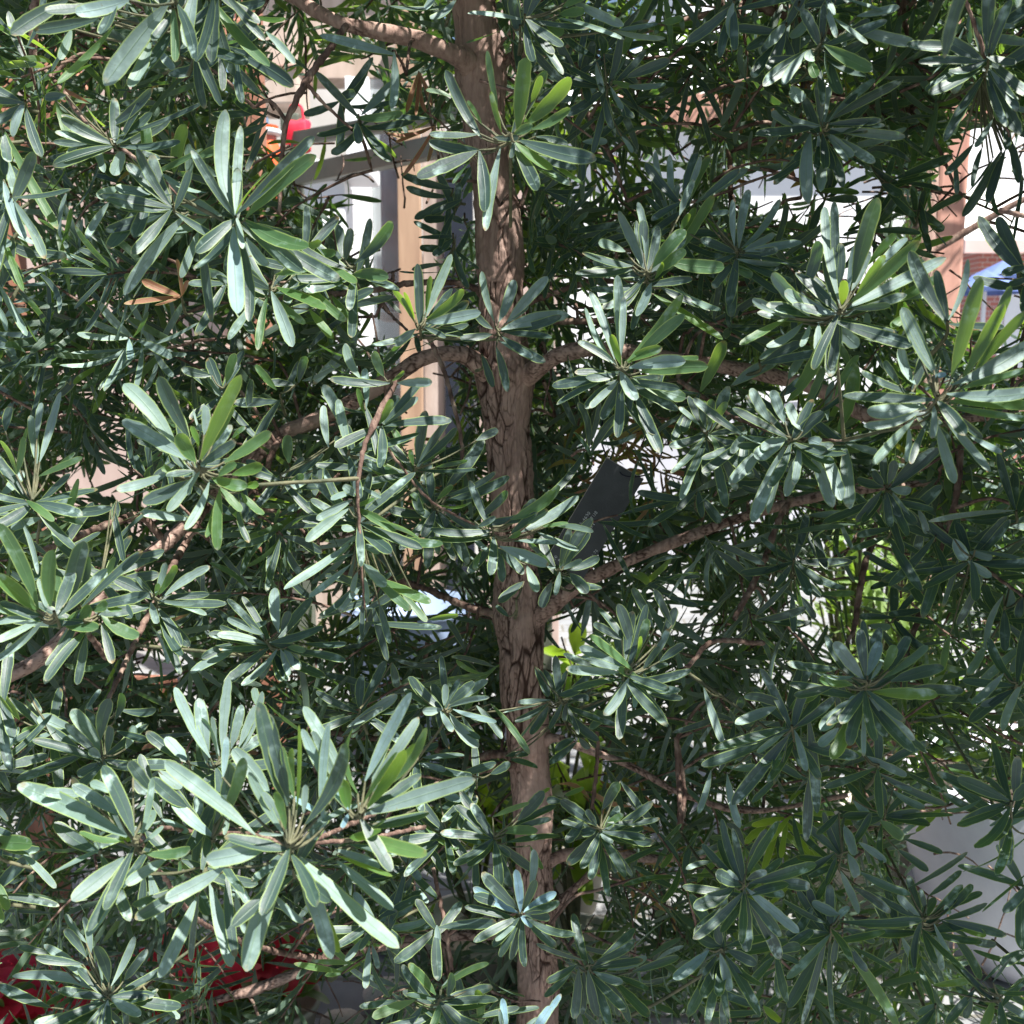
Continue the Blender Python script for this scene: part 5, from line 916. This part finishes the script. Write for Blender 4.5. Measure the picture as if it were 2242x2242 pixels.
# above and beside the picture: the crown goes on, plus unseen sprigs added to cast shade
OL = Leaves(); tmpF = FL; FL = OL; OS = []; tmpS = FS; FS = OS
def above():
    x = rnd.uniform(-.75, .95); y = rnd.uniform(1.05, 2.1)
    z = P(1121, -260, y).z + rnd.uniform(.02, .75); return Vector((x, y, z))
place(420, above)
def sun_blockers(n, xr, yr, Yr):
    # unseen sprigs added between the sun and the inner leaves to shade them
    def f():
        while True:
            p = P(rnd.uniform(*xr), rnd.uniform(*yr), rnd.uniform(*Yr))
            for k in range(6, 44):
                q = p + SUN * (k * .05)
                if q.y < .25: break
                X, Y_, D_ = proj_np(np.array(q)[None])
                if X[0] > 2110 or Y_[0] < -180: return q + SUN * rnd.uniform(0, .2)
    place(n, f)
sun_blockers(170, (0, 2240), (100, 1700), (1.3, 1.8))
sun_blockers(60, (1100, 2300), (0, 1100), (1.2, 1.6))
sun_blockers(70, (500, 2240), (1500, 2300), (1.15, 1.7))
def right_side():
    y = rnd.uniform(.95, 2.0); return Vector((P(2400, 1100, y).x + rnd.uniform(.02, .4), y, rnd.uniform(.5, 1.5)))
place(80, right_side)
def front_right_high():
    return Vector((rnd.uniform(.35, 1.05), rnd.uniform(.55, 1.0), rnd.uniform(2.25, 2.7)))
def shade_spot():
    # out-of-view sprigs added on the sun side to darken the lower right quarter
    while True:
        x, y = rnd.uniform(1000, 2300), rnd.uniform(1080, 2350)
        if y < 1500 - (x - 1000) * .3: continue
        p = P(x, y, rnd.uniform(.9, 1.5))
        for k in range(8, 34):
            q = p + SUN * (k * .05)
            if q.y < .3: break
            X, Y_, D_ = proj_np(np.array(q)[None])
            if X[0] > 2110 or Y_[0] < -180: return q + SUN * rnd.uniform(0, .15)
place(230, shade_spot)
def left_side():
    y = rnd.uniform(.95, 2.0); return Vector((P(-160, 1100, y).x - rnd.uniform(.02, .25), y, rnd.uniform(.5, 2.2)))
place(60, left_side)
FL, FS = tmpF, tmpS
sun_lanes(OL, .88)
def cut_twigs(S):
    out = []
    for pts, rad in S:
        x, y, dep = proj_np(pts[len(pts) // 2][None]); g = ((x[0] - GA[:, 0]) / GA[:, 2]) ** 2 + ((y[0] - GA[:, 1]) / GA[:, 3]) ** 2
        if (g < 1).any() and rnd.random() < .85: continue
        hit = False
        xs, ys, dp = proj_np(pts)
        for pl, Yp, pp in PROT[:8]:
            if ((polyline_dist(xs, ys, pl) < .95) & (pts[:, 1] < Yp)).any(): hit = True
        if hit and rnd.random() < .9: continue
        p0 = Vector(pts[0]); t, dist = nearest_branch(p0, -.5)
        if dist < .13: 
            c = np.array(catmull([t, t.lerp(p0, .5) + Vector((0, 0, .015)), p0], 4)); out.append((np.concatenate([c[:-1], pts]), np.r_[np.linspace(.0026, .0022, len(c) - 1), rad]))
        else: out.append((pts, rad))
    return out
o = mesh_obj('foliage', FL.mesh('foliage'), LEAF); o['kind'] = 'stuff'; tree_part(o)
o = mesh_obj('outer_and_shading_foliage', OL.mesh('outer_and_shading_foliage'), LEAF); o['kind'] = 'stuff'; tree_part(o)  # rest of the crown, with unseen sprigs added to block sun
o = mesh_obj('twiglets', tubes_mesh('twiglets', cut_twigs(FS) + OS, 5, 0), TWIG); o['kind'] = 'stuff'; tree_part(o)
# scattered dead leaves caught in the crown
DL = Leaves()
for (x, y, n, r) in ((1190, 860, 60, 70), (300, 240, 18, 80), (440, 1090, 16, 60), (1160, 1490, 26, 80), (1540, 130, 20, 90), (1440, 260, 16, 70), (1000, 900, 6, 200), (800, 950, 12, 30), (1230, 1660, 18, 60), (1700, 900, 12, 150), (450, 1350, 12, 100), (1500, 1350, 14, 200)):
    for k in range(n):
        b = P2(x + rnd.gauss(0, r * .6), y + rnd.gauss(0, r * .6), rnd.uniform(1.42, 1.75)); d = Vector((rnd.gauss(0, 1), rnd.gauss(0, .6), rnd.gauss(-.3, .8))).normalized()
        DL.add(b, b + d * rnd.uniform(.035, .07), Vector((rnd.gauss(0, 1), -1, rnd.gauss(0, 1))), rnd.uniform(.005, .01), rnd.uniform(-.2, .2), rnd.uniform(-.2, .2), (rnd.random(), rnd.random() * .4, rnd.random(), .3))
o = mesh_obj('dead_leaves', DL.mesh('dead_leaves'), DEAD); o['kind'] = 'stuff'; o['label'] = 'dry reddish brown leaves caught in the crown'; tree_part(o)

# ------------------------------------------------------------------ second tree behind, on the right
bt = thing('background_tree', 'darker shaded tree with rough trunk standing behind the right timber post', 'tree', (P2(1738, 600, 3.0).x, 3.0, 0))
c = [Vector((P2(1738, 600, 3.0).x + .03, 3.0, -.02)), Vector((P2(1738, 600, 3.0).x, 3.0, 1.2)), Vector((P2(1738, 400, 3.0).x, 3.0, 2.0)), Vector((P2(1738, 400, 3.0).x + .02, 3.0, 3.0))]
world_parent(bark_tube('trunk', c, [.05, .045, .04, .03], .008, 40, .004, None, 1, 18, 40), bt)
FL2 = Leaves(); FS2 = []
sv = TX
for k in range(210):
    cc = Vector((c[1].x + rnd.gauss(-.35, .42), 3.0 + rnd.gauss(0, .3), rnd.uniform(.7, 3.1))); d = Vector((rnd.gauss(0, .6), rnd.gauss(0, .6), rnd.gauss(.1, .5)))
    sprig(FL2, FS2, cc, d, rnd.uniform(.14, .25), 26, scale=1.15, droop=.5)
gap_filter(FL2)
o = mesh_obj('foliage', FL2.mesh('foliage'), LEAF); o['kind'] = 'stuff'; world_parent(o, bt)
bl_ = []
for k in range(9):
    z = .9 + k * .23; a = rnd.uniform(2.4, 4.2) if k % 2 else rnd.uniform(-.7, .7); p0 = Vector((c[1].x, 3.0, z)); e = p0 + Vector((math.cos(a) * .7, math.sin(a) * .3, .25))
    w_ = catmull([p0, p0.lerp(e, .5) + Vector((0, 0, .06)), e], 6); bl_.append((w_, np.linspace(.012, .004, len(w_))))
for w_, r_ in bl_: world_parent(mesh_obj('branch', tubes_mesh('branch', [(w_, r_)], 8), TWIG), bt)

# ================================================================== THE METAL TAG
TGY = 1.36; tzs = 280 / 1932
def TG(x, y, Y=TGY): return P(1160 + x * tzs, 980 + y * tzs, Y)
tl_, tr_, bl2 = TG(1160, 150), TG(1720, 480), TG(40, 1540)
ex = (tr_ - tl_).normalized(); wdt = (tr_ - tl_).length; ey = (bl2 - tl_); ey = (ey - ex * ey.dot(ex)); 
hgt = (bl2 - tl_).length; ey.normalize(); ez = ex.cross(ey).normalized()
if ez.y > 0: ez = -ez
tgt = thing('plant_tag', 'dark grey metal plant tag with stamped lettering hanging on a black cord beside the trunk', 'tag', tl_)
TGM = noise_mat('tag_metal', (.030, .034, .037), (.044, .049, .053), 40, .65, .15, 300, spec=.5)
TGM.node_tree.nodes['Principled BSDF'].inputs['Metallic'].default_value = .0
M3 = Matrix((ex, ey, ez)).transposed()
bm = bmesh.new(); add_box(bm, (0, 0, 0), (wdt, hgt, .0012), .0004)
for v in bm.verts: v.co = M3 @ Vector((v.co.x + wdt / 2, v.co.y + hgt / 2, v.co.z)) + tl_
world_parent(bm_obj('tag_plate', bm, TGM), tgt)
def tp_(u, v, h=.0009): return tl_ + ex * (u * wdt) + ey * (v * hgt) + ez * h
# pale worn rim
RIM = noise_mat('tag_rim', (.22, .2, .18), (.32, .3, .27), 60, .5, .1)
rim = []
for a, b in (((0, 0), (1, 0)), ((0, 0), (0, 1))):
    pts = [np.array(tp_(a[0] + (b[0] - a[0]) * t, a[1] + (b[1] - a[1]) * t, .0004)) for t in np.linspace(0, 1, 12)]; rim.append((pts, [.00055] * 12))
world_parent(mesh_obj('tag_rim', tubes_mesh('tag_rim', rim, 6, .3), RIM), tgt)
# hole eyelet and lettering
LET = noise_mat('stamped_letters', (.10, .105, .11), (.70, .72, .73), 420, .5, .1)
def text(s, u, v, size, sc=1.0):
    cu = bpy.data.curves.new('lettering', 'FONT'); cu.body = s; cu.size = size; cu.space_character = 1.22; cu.extrude = .00008
    to = bpy.data.objects.new('lettering', cu); link(to)
    dg = bpy.context.evaluated_depsgraph_get(); me = bpy.data.meshes.new_from_object(to.evaluated_get(dg))
    bpy.data.objects.remove(to); me.name = 'lettering'
    rx = -ey; ry = -ex                                    # reads from the foot of the tag towards its top
    if rx.cross(ry).dot(ez) < 0: ry = ex
    rr_ = Matrix.Rotation(math.radians(6) * (1 if (Matrix.Rotation(.1, 3, ez) @ rx).dot(ex) > 0 else -1), 3, ez); rx = rr_ @ rx; ry = rr_ @ ry
    org = tp_(u, v)
    for vv in me.vertices: vv.co = org + rx * vv.co.x + ry * vv.co.y + ez * (vv.co.z + .00006)
    me.materials.clear(); o = mesh_obj('lettering', me, LET); world_parent(o, tgt)
S = .0060
text('20     3-75  X   L665-4600', .20, .975, S); text('BLUE    28  X   CMR  1TU8', .33, .965, S); text('PODOCARPUS  MAKI', .45, .955, S); text('JL', .57, .94, S); text('16-72', .92, .80, S * .8)
CORD = noise_mat('black_cord', (.006, .006, .012), (.014, .014, .026), 30, .45, .1)
def cord(pts, r=.0011):
    c_ = catmull(pts, 8); world_parent(mesh_obj('cord', tubes_mesh('cord', [(c_, [r] * len(c_))], 8, 0), CORD), tgt)
cord([TG(1365, 372, TGY - .002), TG(1400, 412, TGY - .006), TG(1500, 440, TGY - .01), TG(1620, 440, TGY - .012), TG(1760, 410, TGY - .004), TG(1850, 360, TGY + .01), TG(1960, 180, TGY + .03), TG(2000, -60, TGY + .05), TG(1900, -350, TGY + .05), TG(1700, -600, TGY + .04), TG(1400, -800, TGY + .05)])
cord([tp_(.06, .03, -.001), TG(1130, 60, TGY), TG(1090, -60, TGY), TG(1075, -180, TGY), TG(1090, -330, TGY + .01), TG(1130, -520, TGY + .03), TG(1230, -700, TGY + .04), TG(1400, -800, TGY + .05)])
bpy.context.view_layer.update()
